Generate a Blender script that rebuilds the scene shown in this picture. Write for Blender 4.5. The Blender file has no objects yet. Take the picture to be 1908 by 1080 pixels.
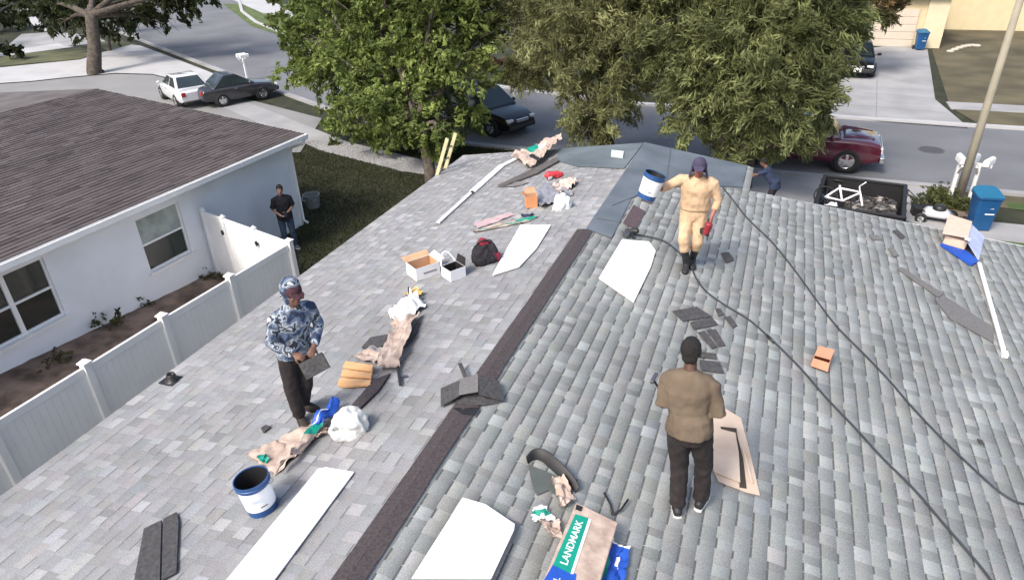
import bpy, bmesh, math, random
import numpy as np
from mathutils import Vector, Matrix, noise
from mathutils.bvhtree import BVHTree
random.seed(4); rng=np.random.default_rng(7)
R_=math.radians
# ------------------------------------------------------------------ camera, sky, sun
S=bpy.context.scene
F,YAW,PIT,ROLL=1259.7,.37737,.50853,-.03247
IW,IH=1908,1080
CAM=Vector((0,0,8))
fwd=Vector((-math.sin(YAW)*math.cos(PIT),math.cos(YAW)*math.cos(PIT),-math.sin(PIT)))
_r=Vector((math.cos(YAW),math.sin(YAW),0)); _u=_r.cross(fwd)
cr=_r*math.cos(ROLL)+_u*math.sin(ROLL); cu=-_r*math.sin(ROLL)+_u*math.cos(ROLL)
cd=bpy.data.cameras.new('camera'); cam=bpy.data.objects.new('camera',cd); S.collection.objects.link(cam)
cd.sensor_width=36; cd.lens=F/IW*36; cd.clip_end=600; cd.clip_start=.1
m=Matrix((cr,cu,-fwd)).transposed().to_4x4(); m.translation=CAM; cam.matrix_world=m; S.camera=cam
SUN_EL,SUN_AZ=R_(48),R_(203)      # azimuth clockwise from +Y: the sun stands behind and left of the camera
w=bpy.data.worlds.new('World'); S.world=w; w.use_nodes=True
nt=w.node_tree; bg=nt.nodes['Background']; sk=nt.nodes.new('ShaderNodeTexSky'); sk.sky_type='NISHITA'
sk.sun_disc=False; sk.sun_elevation=SUN_EL; sk.sun_rotation=SUN_AZ; sk.air_density=1.0; sk.dust_density=4; sk.ozone_density=.6
nt.links.new(sk.outputs[0],bg.inputs[0]); bg.inputs[1].default_value=.132
sl=bpy.data.lights.new('sun','SUN'); sl.energy=1.65; sl.angle=R_(15); sl.color=(1,.95,.90)
so=bpy.data.objects.new('sun',sl); S.collection.objects.link(so)
sd=Vector((math.sin(SUN_AZ)*math.cos(SUN_EL),math.cos(SUN_AZ)*math.cos(SUN_EL),math.sin(SUN_EL)))
so.rotation_euler=sd.to_track_quat('Z','Y').to_euler()
S.view_settings.view_transform='Standard'; S.view_settings.look='None'; S.view_settings.exposure=.95; S.view_settings.gamma=1

# ------------------------------------------------------------------ pixel to place
def ray(x,y): return fwd+cr*((x-IW/2)/F)-cu*((y-IH/2)/F)
def hit(x,y,n,d):
    n=Vector(n); r=ray(x,y); return CAM+r*((d-n.dot(CAM))/n.dot(r))
RX,RZ,SL=-2.49,3.6,.15
def G(x,y,z=0): return hit(x,y,(0,0,1),z)
def PL(x,y,h=0): return hit(x,y,(-SL,0,1),RZ-SL*RX+h)
def PR(x,y,h=0): return hit(x,y,(SL,0,1),RZ+SL*RX+h)
def RF(x,y,h=0):
    a=PL(x,y,h); return a if a.x<RX else PR(x,y,h)
def AY(x,y,Y): return hit(x,y,(0,1,0),Y)
def AX(x,y,X): return hit(x,y,(1,0,0),X)
def roofz(x): return RZ-SL*abs(x-RX)
NL=Vector((-SL,0,1)).normalized(); NR=Vector((SL,0,1)).normalized()
def nrm(p): return NL if p.x<RX else NR

# ------------------------------------------------------------------ materials
MATS={}
def mat(name,col,rough=.7,var=.12,scale=6,bump=0,metal=0,col2=None,detail=4,spec=.5,coord='Object',trans=0,bscale=None,coat=0):
    if name in MATS: return MATS[name]
    M=bpy.data.materials.new(name); M.use_nodes=True; t=M.node_tree; b=t.nodes['Principled BSDF']
    tc=t.nodes.new('ShaderNodeTexCoord'); nz=t.nodes.new('ShaderNodeTexNoise'); nz.inputs['Scale'].default_value=scale; nz.inputs['Detail'].default_value=detail
    t.links.new(tc.outputs[coord],nz.inputs['Vector'])
    cr_=t.nodes.new('ShaderNodeValToRGB')
    c1=[max(0,c*(1-var)) for c in col]; c2=list(col2) if col2 else [min(1,c*(1+var)) for c in col]
    cr_.color_ramp.elements[0].position=.32; cr_.color_ramp.elements[1].position=.68
    cr_.color_ramp.elements[0].color=(*c1,1); cr_.color_ramp.elements[1].color=(*c2,1)
    t.links.new(nz.outputs[0],cr_.inputs[0]); t.links.new(cr_.outputs[0],b.inputs['Base Color'])
    b.inputs['Roughness'].default_value=rough; b.inputs['Metallic'].default_value=metal
    b.inputs['Specular IOR Level'].default_value=spec
    if coat: b.inputs['Coat Weight'].default_value=coat
    if trans: b.inputs['Transmission Weight'].default_value=trans
    if bump:
        bp=t.nodes.new('ShaderNodeBump'); bp.inputs['Strength'].default_value=bump; bp.inputs['Distance'].default_value=.02
        n2=t.nodes.new('ShaderNodeTexNoise'); n2.inputs['Scale'].default_value=bscale or scale*4; n2.inputs['Detail'].default_value=5
        t.links.new(tc.outputs[coord],n2.inputs['Vector'])
        t.links.new(n2.outputs[0],bp.inputs['Height']); t.links.new(bp.outputs[0],b.inputs['Normal'])
    MATS[name]=M; return M
def attr_mat(name,attr,rough=.9,grain=.25,gscale=60,spec=.3,sss=0):
    M=bpy.data.materials.new(name); M.use_nodes=True; t=M.node_tree; b=t.nodes['Principled BSDF']
    a=t.nodes.new('ShaderNodeAttribute'); a.attribute_name=attr
    tc=t.nodes.new('ShaderNodeTexCoord'); nz=t.nodes.new('ShaderNodeTexNoise'); nz.inputs['Scale'].default_value=gscale; nz.inputs['Detail'].default_value=6
    t.links.new(tc.outputs['Object'],nz.inputs['Vector'])
    mr=t.nodes.new('ShaderNodeMapRange'); mr.inputs[1].default_value=.3; mr.inputs[2].default_value=.7; mr.inputs[3].default_value=1-grain; mr.inputs[4].default_value=1+grain
    n3=t.nodes.new('ShaderNodeTexNoise'); n3.inputs['Scale'].default_value=.7; n3.inputs['Detail'].default_value=3; t.links.new(tc.outputs['Object'],n3.inputs['Vector'])
    mr3=t.nodes.new('ShaderNodeMapRange'); mr3.inputs[1].default_value=.3; mr3.inputs[2].default_value=.7; mr3.inputs[3].default_value=.88; mr3.inputs[4].default_value=1.1; t.links.new(n3.outputs[0],mr3.inputs[0])
    mm=t.nodes.new('ShaderNodeMath'); mm.operation='MULTIPLY'; t.links.new(mr.outputs[0],mm.inputs[0]); t.links.new(mr3.outputs[0],mm.inputs[1])
    mx=t.nodes.new('ShaderNodeVectorMath'); mx.operation='SCALE'
    t.links.new(nz.outputs[0],mr.inputs[0]); t.links.new(a.outputs['Color'],mx.inputs[0]); t.links.new(mm.outputs[0],mx.inputs['Scale'])
    t.links.new(mx.outputs[0],b.inputs['Base Color']); b.inputs['Roughness'].default_value=rough; b.inputs['Specular IOR Level'].default_value=spec
    if sss:
        tr=t.nodes.new('ShaderNodeBsdfTranslucent'); ms=t.nodes.new('ShaderNodeMixShader'); ms.inputs[0].default_value=sss
        t.links.new(mx.outputs[0],tr.inputs[0]); t.links.new(b.outputs[0],ms.inputs[1]); t.links.new(tr.outputs[0],ms.inputs[2]); t.links.new(ms.outputs[0],t.nodes['Material Output'].inputs[0])
    MATS[name]=M; return M

# ------------------------------------------------------------------ mesh builder
def link(o,parent=None):
    S.collection.objects.link(o)
    if parent is not None: o.parent=parent; o.matrix_parent_inverse=Matrix.Identity(4)
    return o
def tag(o,label=None,cat=None,group=None,kind=None):
    if label: o['label']=label
    if cat: o['category']=cat
    if group: o['group']=group
    if kind: o['kind']=kind
    return o
def empty(name,loc,rz=0,label=None,cat=None,group=None):
    o=bpy.data.objects.new(name,None); o.empty_display_size=.1; S.collection.objects.link(o); o.location=loc; o.rotation_euler=(0,0,rz)
    return tag(o,label,cat,group)
def basis(z,x=None):
    z=Vector(z).normalized(); x=Vector(x) if x is not None else (Vector((1,0,0)) if abs(z.x)<.8 else Vector((0,1,0)))
    x=(x-z*x.dot(z)).normalized(); y=z.cross(x); return x,y,z
class MB:
    def __init__(s): s.v=[];s.f=[];s.mi=[];s.c=0;s.M=None
    def V(s,p):
        p=Vector(p)
        if s.M is not None: p=s.M@p
        s.v.append(p); return len(s.v)-1
    def face(s,ids): s.f.append(tuple(ids)); s.mi.append(s.c)
    def quad(s,*ps): s.face([s.V(p) for p in ps])
    def box(s,c,size,rz=0,X=None,Y=None,Z=None):
        c=Vector(c); hx,hy,hz=[a/2 for a in size]
        if X is None: X=Vector((math.cos(rz),math.sin(rz),0)); Y=Vector((-math.sin(rz),math.cos(rz),0)); Z=Vector((0,0,1))
        i=[s.V(c+X*hx*a+Y*hy*b+Z*hz*d) for d in(-1,1) for a,b in((-1,-1),(1,-1),(1,1),(-1,1))]
        for q in((3,2,1,0),(4,5,6,7),(0,1,5,4),(1,2,6,5),(2,3,7,6),(3,0,4,7)): s.face([i[k] for k in q])
        return s
    def bar(s,a,b,wd,ht,up=(0,0,1)):
        a=Vector(a);b=Vector(b);x=(b-a).normalized();up=Vector(up);y=up.cross(x).normalized();z=x.cross(y)
        return s.box((a+b)/2,((b-a).length,wd,ht),X=x,Y=y,Z=z)
    def prism(s,pts,n,h,z0=0):
        n=Vector(n); pts=[Vector(p) for p in pts]
        a=Vector((0,0,0))
        for i in range(len(pts)): a+=pts[i].cross(pts[(i+1)%len(pts)])
        if a.dot(n)<0: pts=pts[::-1]
        lo=[s.V(p+n*z0) for p in pts]; hi=[s.V(p+n*(z0+h)) for p in pts]; k=len(pts)
        s.face(hi); s.face(lo[::-1])
        for i in range(k): s.face((lo[i],lo[(i+1)%k],hi[(i+1)%k],hi[i]))
        return s
    def tube(s,pts,rad,n=8,cap=True):
        pts=[Vector(p) for p in pts]; 
        if not hasattr(rad,'__len__'): rad=[rad]*len(pts)
        rings=[];px=None
        for i,p in enumerate(pts):
            t=(pts[min(i+1,len(pts)-1)]-pts[max(i-1,0)]).normalized()
            x,y,_=basis(t,px); px=x; r=rad[i]; rx,ry=(r if hasattr(r,'__len__') else (r,r))
            rings.append([s.V(p+x*rx*math.cos(2*math.pi*k/n)+y*ry*math.sin(2*math.pi*k/n)) for k in range(n)])
        for a,b in zip(rings,rings[1:]):
            for k in range(n): s.face((a[k],a[(k+1)%n],b[(k+1)%n],b[k]))
        if cap: s.face(rings[0][::-1]); s.face(rings[-1])
        return s
    def loft(s,secs,xdir,n=16,power=2.0):
        # secs: (center,rx,ry); rings across the path, xdir = side direction
        rings=[];P=[Vector(a[0]) for a in secs]
        for i,(c,rx,ry) in enumerate(secs):
            t=(P[min(i+1,len(P)-1)]-P[max(i-1,0)]).normalized(); x,y,_=basis(t,xdir)
            ring=[]
            for k in range(n):
                a=2*math.pi*k/n; ca,sa=math.cos(a),math.sin(a)
                e=2/power; ring.append(s.V(P[i]+x*rx*math.copysign(abs(ca)**e,ca)+y*ry*math.copysign(abs(sa)**e,sa)))
            rings.append(ring)
        for a,b in zip(rings,rings[1:]):
            for k in range(n): s.face((a[k],a[(k+1)%n],b[(k+1)%n],b[k]))
        s.face(rings[0][::-1]); s.face(rings[-1]); return s
    def ell(s,c,rx,ry,rz,X=(1,0,0),Z=(0,0,1),nu=14,nv=8):
        c=Vector(c); z=Vector(Z).normalized(); x=Vector(X); x=(x-z*x.dot(z)).normalized(); y=z.cross(x)
        top=s.V(c+z*rz); bot=s.V(c-z*rz); rings=[]
        for j in range(1,nv):
            th=math.pi*j/nv
            rings.append([s.V(c+z*rz*math.cos(th)+(x*rx*math.cos(2*math.pi*k/nu)+y*ry*math.sin(2*math.pi*k/nu))*math.sin(th)) for k in range(nu)])
        for k in range(nu): s.face((top,rings[0][k],rings[0][(k+1)%nu])); s.face((bot,rings[-1][(k+1)%nu],rings[-1][k]))
        for a,b in zip(rings,rings[1:]):
            for k in range(nu): s.face((a[k],b[k],b[(k+1)%nu],a[(k+1)%nu]))
        return s
    def lathe(s,c,prof,n=24,Z=(0,0,1),close=False):
        c=Vector(c); x,y,z=basis(Z); rings=[]
        for r,h in prof: rings.append([s.V(c+z*h+x*r*math.cos(2*math.pi*k/n)+y*r*math.sin(2*math.pi*k/n)) for k in range(n)])
        for a,b in zip(rings,rings[1:]):
            for k in range(n): s.face((a[k],a[(k+1)%n],b[(k+1)%n],b[k]))
        if close: s.face(rings[0][::-1]); s.face(rings[-1])
        return s
    def build(s,name,mats,parent=None,smooth=False,bevel=0,seg=2,sub=0):
        if not isinstance(mats,(list,tuple)): mats=[mats]
        me=bpy.data.meshes.new(name); me.from_pydata(s.v,[],s.f); 
        for q in mats: me.materials.append(q)
        me.polygons.foreach_set('material_index',[min(k,len(mats)-1) for k in s.mi]); me.update()
        if smooth: me.polygons.foreach_set('use_smooth',[True]*len(me.polygons))
        o=bpy.data.objects.new(name,me); link(o,parent)
        if bevel:
            b=o.modifiers.new('b','BEVEL'); b.width=bevel; b.segments=seg; b.limit_method='ANGLE'; b.angle_limit=R_(35)
            if not smooth: me.polygons.foreach_set('use_smooth',[True]*len(me.polygons)); 
            o.modifiers.new('w','WEIGHTED_NORMAL')
        if sub:
            q=o.modifiers.new('s','SUBSURF'); q.levels=sub; q.render_levels=sub
        return o
def fuse(mb,name,mats,parent,vox=.012,it=4,wr=0,ws=6,seed=0,matfn=None):
    o=mb.build(name,mats,None); md=o.modifiers.new('r','REMESH'); md.mode='VOXEL'; md.voxel_size=vox; md.use_smooth_shade=True
    if it:
        sm=o.modifiers.new('s','SMOOTH'); sm.factor=.5; sm.iterations=it
    dg=bpy.context.evaluated_depsgraph_get(); me=bpy.data.meshes.new_from_object(o.evaluated_get(dg))
    if wr:
        me.update(); N=[v.normal.copy() for v in me.vertices]
        for v,n in zip(me.vertices,N):
            q=Vector((v.co.x*ws,v.co.y*ws,v.co.z*ws*.7))+Vector((seed,seed,seed))
            a=noise.noise(q)+.5*noise.noise(q*2.1)
            v.co+=n*wr*(1-2.4*abs(a))
    o.modifiers.clear(); old=o.data; o.data=me; bpy.data.meshes.remove(old)
    if not me.materials:
        for q in (mats if isinstance(mats,(list,tuple)) else [mats]): me.materials.append(q)
    me.polygons.foreach_set('use_smooth',[True]*len(me.polygons))
    if matfn:
        me.polygons.foreach_set('material_index',[matfn(p.center) for p in me.polygons])
    else: me.polygons.foreach_set('material_index',[0]*len(me.polygons))
    if parent is not None: o.parent=parent
    return o
def smoothline(pts,k=6):
    P=[Vector(p) for p in pts]; P=[P[0]]+P+[P[-1]]; out=[]
    for i in range(1,len(P)-2):
        a,b,c,d=P[i-1:i+3]
        for j in range(k):
            t=j/k; out.append(.5*((2*b)+(c-a)*t+(2*a-5*b+4*c-d)*t*t+(3*b-a-3*c+d)*t**3))
    out.append(P[-2]); return out
def fastmesh(name,verts,faces4,mats,parent=None,cols=None,attr='tone'):
    me=bpy.data.meshes.new(name); n=len(verts); f=len(faces4)
    me.vertices.add(n); me.vertices.foreach_set('co',np.asarray(verts,dtype=np.float32).ravel())
    me.loops.add(f*4); me.loops.foreach_set('vertex_index',np.asarray(faces4,dtype=np.int32).ravel())
    me.polygons.add(f); me.polygons.foreach_set('loop_start',np.arange(0,f*4,4,dtype=np.int32)); me.polygons.foreach_set('loop_total',np.full(f,4,dtype=np.int32))
    me.update(calc_edges=True)
    if cols is not None:
        a=me.color_attributes.new(attr,'FLOAT_COLOR','POINT'); c=np.ones((n,4),dtype=np.float32); c[:,:3]=cols; a.data.foreach_set('color',c.ravel())
    me.materials.append(mats); o=bpy.data.objects.new(name,me); link(o,parent); return o

# ------------------------------------------------------------------ ground, street, pavements
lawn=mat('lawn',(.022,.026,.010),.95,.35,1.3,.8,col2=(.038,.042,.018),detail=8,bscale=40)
drylawn=mat('dry_lawn',(.085,.075,.04),.95,.3,.5,.6,col2=(.135,.115,.065),detail=8,bscale=30)
brightlawn=mat('bright_lawn',(.075,.11,.03),.95,.25,1.5,.8,col2=(.12,.16,.05),detail=8,bscale=30)
asphalt=mat('asphalt',(.15,.155,.165),.9,.16,.35,.3,detail=8,bscale=60)
concrete=mat('concrete',(.30,.30,.30),.9,.18,.5,.2,detail=8,bscale=50)
palecon=mat('pale_concrete',(.42,.42,.42),.9,.08,.7,.2,detail=8)
soil=mat('soil',(.11,.075,.056),.97,.4,2.5,.9,col2=(.24,.175,.135),detail=8,bscale=12)
def flat(name,pts,m,z,kind='structure',th=.0,parent=None):
    mb=MB()
    if th: mb.prism([Vector((p[0],p[1],z)) for p in pts],(0,0,1),th)
    else: 
        a=sum(pts[i][0]*pts[(i+1)%len(pts)][1]-pts[(i+1)%len(pts)][0]*pts[i][1] for i in range(len(pts)))
        if a<0: pts=pts[::-1]
        mb.quad(*[Vector((p[0],p[1],z)) for p in pts])
    o=mb.build(name,m,parent)
    if kind: o['kind']=kind
    return o
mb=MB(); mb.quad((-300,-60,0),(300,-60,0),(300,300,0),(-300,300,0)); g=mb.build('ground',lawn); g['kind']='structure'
near=[(200,23.8),(4,23.8),(-6,23.8),(-11,24.0),(-14.5,24.7),(-20,27.4),(-27,31.1),(-33.6,34.6),(-42.3,39.4),(-55.3,46.6),(-90,66)]
far=[(200,31.4),(4,31.4),(-6,31.6),(-16,34),(-28,40.6),(-38,47.2),(-45,52.5),(-52,59),(-60,68),(-75,88),(-110,120)]
mbs=MB(); 
for i in range(len(near)-1): mbs.quad((*near[i],.004),(*far[i],.004),(*far[i+1],.004),(*near[i+1],.004))
mbs.f=[f[::-1] if (mbs.v[f[1]]-mbs.v[f[0]]).cross(mbs.v[f[2]]-mbs.v[f[0]]).z<0 else f for f in mbs.f]
o=mbs.build('road',asphalt); o['kind']='structure'
def strip(name,line,off0,off1,m,z0,z1,skip=()):
    b=MB(); L=[Vector((x,y,0)) for x,y in line]
    for i in range(len(L)-1):
        if i in skip: continue
        def nn(k):
            t=(L[min(k+1,len(L)-1)]-L[max(k-1,0)]).normalized(); return Vector((t.y,-t.x,0))
        a,c=L[i],L[i+1]; n0,n1=nn(i),nn(i+1)
        q=[a+n0*off0,a+n0*off1,c+n1*off1,c+n1*off0]
        b.prism(q,(0,0,1),z1-z0,z0)
    o=b.build(name,m); o['kind']='structure'; return o
strip('kerb',near,0,-.3,concrete,-.05,.10)
strip('kerb',far,0,.3,palecon,-.05,.10)
strip('pavement',[(60,21.1),(3.7,21.1),(-6,21.1),(-12,21.6),(-16,22.8),(-27,28.5)],0,-1.3,concrete,-.05,.035)
strip('pavement',[(60,34.2),(7.2,34.2)],0,1.3,concrete,-.05,.04)
# light concrete aprons beyond the neighbour's roof
flat('pavement',[G(*q)[:2] for q in [(-60,135),(0,127),(150,112),(190,99),(245,84),(262,86),(300,100),(386,133),(440,156),(400,168),(361,158),(285,139),(215,137),(134,144),(60,152),(-60,160)]],palecon,.03)
flat('driveway',[G(*q)[:2] for q in [(-60,162),(60,154),(134,146),(215,139),(285,141),(361,160),(430,178),(600,222),(560,285),(300,300),(-60,300)]],mat('grey_drive',(.23,.23,.225),.9,.08,.5,.1),.034)
flat('pavement',[G(*q)[:2] for q in [(0,98),(110,81),(118,86),(140,88),(0,106)]],palecon,.02)
flat('driveway',[G(*q)[:2] for q in [(40,64),(100,60),(180,66),(200,80),(0,97)]],concrete,.012)
flat('pavement',[G(*q)[:2] for q in [(34,20),(50,14),(90,58),(75,60)]],palecon,.016)
flat('lawn',[G(*q)[:2] for q in [(0,105),(148,89),(185,96),(150,110),(0,124)]],mat('olive_lawn',(.09,.095,.045),.95,.3,.8,.5),.016)
flat('lawn',[G(*q)[:2] for q in [(170,80),(225,76),(256,82),(205,97)]],MATS['olive_lawn'],.020)
flat('lawn',[G(*q)[:2] for q in [(415,8),(560,8),(700,60),(640,110),(520,66),(470,50)]],brightlawn,.02)
flat('pavement',[G(*q)[:2] for q in [(428,-2),(500,-2),(560,34),(500,30)]],palecon,.03)
# across the street, right
flat('driveway',[G(*q)[:2] for q in [(1545,220),(1805,240),(1742,187),(1728,94),(1660,86),(1590,95),(1560,150)]],concrete,.045)
for a,b in(((1568,170),(1742,186)),((1634,150),(1632,224)),((1570,196),(1760,212))):
    q=MB().bar(G(*a)+Vector((0,0,.0465)),G(*b)+Vector((0,0,.0465)),.03,.003).build('driveway_joint',mat('joint',(.2,.2,.19),.9)); q['kind']='structure'
flat('lawn',[(7.3,35.5),(60,35.5),(60,57.5),(9,57.5),(8.4,48.5)],drylawn,.02)
flat('lawn',[(7.8,32),(60,32),(60,34.2),(7.3,34.2)],drylawn,.024)
# our own driveway under the trailer and the verge
flat('driveway',[(-4.0,15),(4.6,15),(4.9,23.5),(-4.6,23.5)],concrete,.04)
flat('lawn',[(5.2,22.4),(60,22.4),(60,23.5),(4.9,23.5)],drylawn,.012)
flat('lawn',[(5.4,19.6),(60,19.6),(60,20.9),(5.4,20.9)],mat('green_verge',(.05,.085,.02),.95,.3,2,.8),.016)
flat('lawn',[(6.9,22.35),(60,22.35),(60,22.9),(6.9,22.9)],MATS['green_verge'],.02)
bs=MB(); ny_,nx_=60,16; gi=[]
for i in range(ny_+1):
    yy=1+10.75*i/ny_; xw=-12.74-.05*(15.2-yy); zb_=max(0,.50*(13-yy)/6.5)
    for k in range(nx_+1):
        t=k/nx_; xx=xw+(-9.72-xw)*t; gi.append(bs.V((xx,yy,.012+zb_*(1-t*.55)*(1 if t<.97 else .2)+.05*abs(noise.noise(Vector((xx*2.5,yy*2.5,1))))+.03*abs(noise.noise(Vector((xx*9,yy*9,4)))))))
for i in range(ny_):
    for k in range(nx_):
        a=i*(nx_+1)+k; bs.face((a,a+1,a+nx_+2,a+nx_+1))
o=bs.build('soil_strip',soil,smooth=True); o['kind']='structure'
b=MB(); c=G(1735,280); b.lathe((c.x,c.y,.004),[(0.001,.018),(.36,.018),(.36,.0)],28)
b.c=1; b.lathe((c.x,c.y,.004),[(.37,.0),(.37,.02),(.43,.02),(.43,0)],28)
tag(b.build('manhole_cover',[mat('iron',(.07,.07,.075),.7,.2,20,.4),mat('iron_ring',(.1,.1,.1),.8)]),'round dark iron manhole cover set in the grey street','manhole cover')

# grass blades on the near lawn (uncountable)
def grass(name,label,reg,n,col,h=.07):
    x=rng.uniform(reg[0],reg[1],n); y=rng.uniform(reg[2],reg[3],n); a=rng.uniform(0,6.28,n); hh=rng.uniform(.4,1.3,n)*h
    kk=y<np.where(x>-12,20.15,20.15+(-12-x)*.42)
    if reg[3]<22: x,y,a,hh=x[kk],y[kk],a[kk],hh[kk]; n=len(x)
    dx=np.cos(a)*.012; dy=np.sin(a)*.012; lx=rng.normal(0,.4,n)*hh; ly=rng.normal(0,.4,n)*hh
    z0=np.full(n,.0)
    v=np.stack([np.stack([x-dx,y-dy,z0],1),np.stack([x+dx,y+dy,z0],1),np.stack([x+dx*.3+lx,y+dy*.3+ly,hh],1),np.stack([x-dx*.3+lx,y-dy*.3+ly,hh],1)],1).reshape(-1,3)
    f=np.arange(n*4).reshape(-1,4)
    base=np.array(col)[None]*rng.uniform(.6,1.5,(n,1))*np.array([1,1,1])[None]; base[:,0]*=rng.uniform(.8,1.4,n)
    o=fastmesh(name,v,f,MATS['blade'],cols=np.repeat(base,4,0)); tag(o,label,'grass',kind='stuff')
attr_mat('blade','tone',.8,.1,5,.2,.3)
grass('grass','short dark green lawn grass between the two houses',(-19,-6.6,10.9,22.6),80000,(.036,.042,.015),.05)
grass('grass','thin grass on the verge beside the kerb',(-13.5,-4.8,22.3,23.6),9000,(.045,.055,.018))

# ------------------------------------------------------------------ our house: shingled roof of real tabs
shin=attr_mat('shingle','tone',.92,.3,120,.25)
EX=.143
def inpoly(x,y,P):
    c=False;n=len(P)
    for i in range(n):
        x1,y1=P[i];x2,y2=P[i-1]
        if (y1>y)!=(y2>y) and x<(x2-x1)*(y-y1)/(y2-y1)+x1: c=not c
    return c
YF=14.22
def shingles(name,side,xe,yfar,parent,base,jit,y0=-2.5):
    V=[];Fc=[];C=[]
    n=int(abs(xe-RX)/EX)+(1 if side=='L' else 0)
    s=-1 if side=='L' else 1
    for r in range(n):
        xa=RX+s*(r*EX); xb=RX+s*((r+1)*EX)
        y=y0-random.random()*.3
        hi=False
        while True:
            yl=yfar(xa)
            wd=random.choice([.10,.13,.16,.19]) if hi else random.choice([.09,.12,.15,.18]) 
            y1=min(y+wd,yl)
            if y>=yl-.01: break
            t=.0062 if hi else .004; ta=.0022 if hi else 0
            k=random.random()
            tone=(1.04 if hi else .95)*(1+random.gauss(0,jit))
            if k<.17: tone*=1.24
            elif k>.95: tone*=.86
            col=[base[0]*tone*(1+random.gauss(0,.02)),base[1]*tone,base[2]*tone*(1+random.gauss(0,.02))]
            i=len(V); za=roofz(xa)+.002+ta; zb=roofz(xb)+t
            xb2=xb+s*.004
            V+=[(xa,y,za),(xa,y1,za),(xb2,y1,zb),(xb2,y,zb),(xb2,y1,roofz(xb)-.004),(xb2,y,roofz(xb)-.004)]
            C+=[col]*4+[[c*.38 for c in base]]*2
            Fc+=[(i,i+3,i+2,i+1) if s>0 else (i,i+1,i+2,i+3),(i+3,i+5,i+4,i+2) if s>0 else (i+3,i+2,i+4,i+5)]
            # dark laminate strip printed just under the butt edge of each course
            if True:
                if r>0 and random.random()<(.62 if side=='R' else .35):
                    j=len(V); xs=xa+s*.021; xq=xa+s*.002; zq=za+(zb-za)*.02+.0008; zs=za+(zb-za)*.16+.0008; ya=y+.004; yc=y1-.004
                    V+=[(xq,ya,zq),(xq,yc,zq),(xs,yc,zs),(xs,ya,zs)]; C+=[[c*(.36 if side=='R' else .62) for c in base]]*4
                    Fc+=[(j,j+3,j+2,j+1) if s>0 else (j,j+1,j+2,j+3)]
            # side face of thick tabs
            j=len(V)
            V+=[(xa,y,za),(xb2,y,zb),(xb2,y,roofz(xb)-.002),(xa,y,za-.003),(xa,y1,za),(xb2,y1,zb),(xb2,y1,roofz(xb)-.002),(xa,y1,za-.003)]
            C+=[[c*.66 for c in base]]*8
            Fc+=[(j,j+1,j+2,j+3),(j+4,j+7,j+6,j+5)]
            y=y1; hi=not hi
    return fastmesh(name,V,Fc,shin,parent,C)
house=empty('house',(RX,6,0),label='house seen from above with new grey shingle roof, roofers working on it',cat='house')
def child_fix(o): o.location=-Vector((RX,6,0)); return o
def jogR(x): return YF+.05 if x<-.31 else 12.9+(x+.31)*.1
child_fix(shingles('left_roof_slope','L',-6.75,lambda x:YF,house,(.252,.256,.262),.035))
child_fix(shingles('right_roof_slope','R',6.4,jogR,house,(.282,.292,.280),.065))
cream=mat('stucco',(.50,.49,.46),.9,.05,3,.15)
white=mat('white_paint',(.78,.78,.76),.55,.04,3)
b=MB(); b.prism([(-6.35,-2,0),(-.7,-2,0),(-.7,YF-.4,0),(-6.35,YF-.4,0)],(0,0,1),2.72)
b.prism([(-.7,-2,0),(6.0,-2,0),(6.0,12.5,0),(-.7,12.5,0)],(0,0,1),2.15)
child_fix(b.build('wall',cream,house))
b=MB(); # gable infill
b.prism([(-6.35,YF-.4,2.72),(-.7,YF-.4,2.72),(-.7,YF-.4,3.28),(RX,YF-.4,3.55),(-6.35,YF-.4,2.96)],(0,1,0),.1,-.1); child_fix(b.build('gable',cream,house))
b=MB()
for (x0,x1,yy) in((-6.8,RX,YF),(RX,-.27,YF+.05)):
    b.bar((x0,yy+.02,roofz(x0)-.085),(x1,yy+.02,roofz(x1)-.085),.04,.16)
b.bar((-.31,12.9,roofz(-.31)-.085),(6.45,13.6,roofz(6.45)-.085),.04,.16)
b.bar((-.29,12.93,roofz(-.31)-.085),(-.29,YF+.05,roofz(-.31)-.085),.04,.16)
b.bar((-6.71,-2.5,roofz(-6.8)-.085),(-6.71,YF,roofz(-6.8)-.085),.04,.16); b.bar((6.45,-2.5,roofz(6.45)-.085),(6.45,13.5,roofz(6.45)-.085),.04,.16)
child_fix(b.build('fascia',white,house))
b=MB(); b.prism([(-6.75,-2.4,roofz(-6.75)-.03),(RX,-2.4,RZ-.03),(RX,YF-.01,RZ-.03),(-6.75,YF-.01,roofz(-6.75)-.03)],(0,0,1),-.05)
b.prism([(6.4,-2.4,roofz(6.4)-.03),(RX,-2.4,RZ-.03),(RX,YF-.01,RZ-.03),(-.33,YF-.01,roofz(-.33)-.03),(-.33,12.88,roofz(-.33)-.03),(6.4,13.5,roofz(6.4)-.03)],(0,0,1),-.05)
child_fix(b.build('roof_deck',mat('plywood',(.3,.22,.14),.8),house))
# ridge caps: overlapping folded pieces
capm=mat('cap_shingle',(.052,.042,.044),.9,.2,40,.4,col2=(.078,.064,.066))
def cappiece(b,y0,y1,hw,z,twist=0,lift=0):
    th=.012
    for s in(-1,1):
        p=[(RX,y0,RZ+z),(RX,y1,RZ+z+lift),(RX+s*hw,y1+twist,roofz(RX+hw)+z+lift),(RX+s*hw,y0+twist,roofz(RX+hw)+z)]
        b.prism(p,(0,0,1),th)
b=MB(); y=-2.4; i=0; yend=RF(1088,430).y
while y<yend-.1:
    b2=.9+random.uniform(-.02,.02); cappiece(b,y,min(y+b2,yend),.126+random.uniform(-.004,.004),.016+.007*(i%2)); y+=b2-.01; i+=1
child_fix(b.build('ridge_cap',capm,house,bevel=.004))
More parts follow.
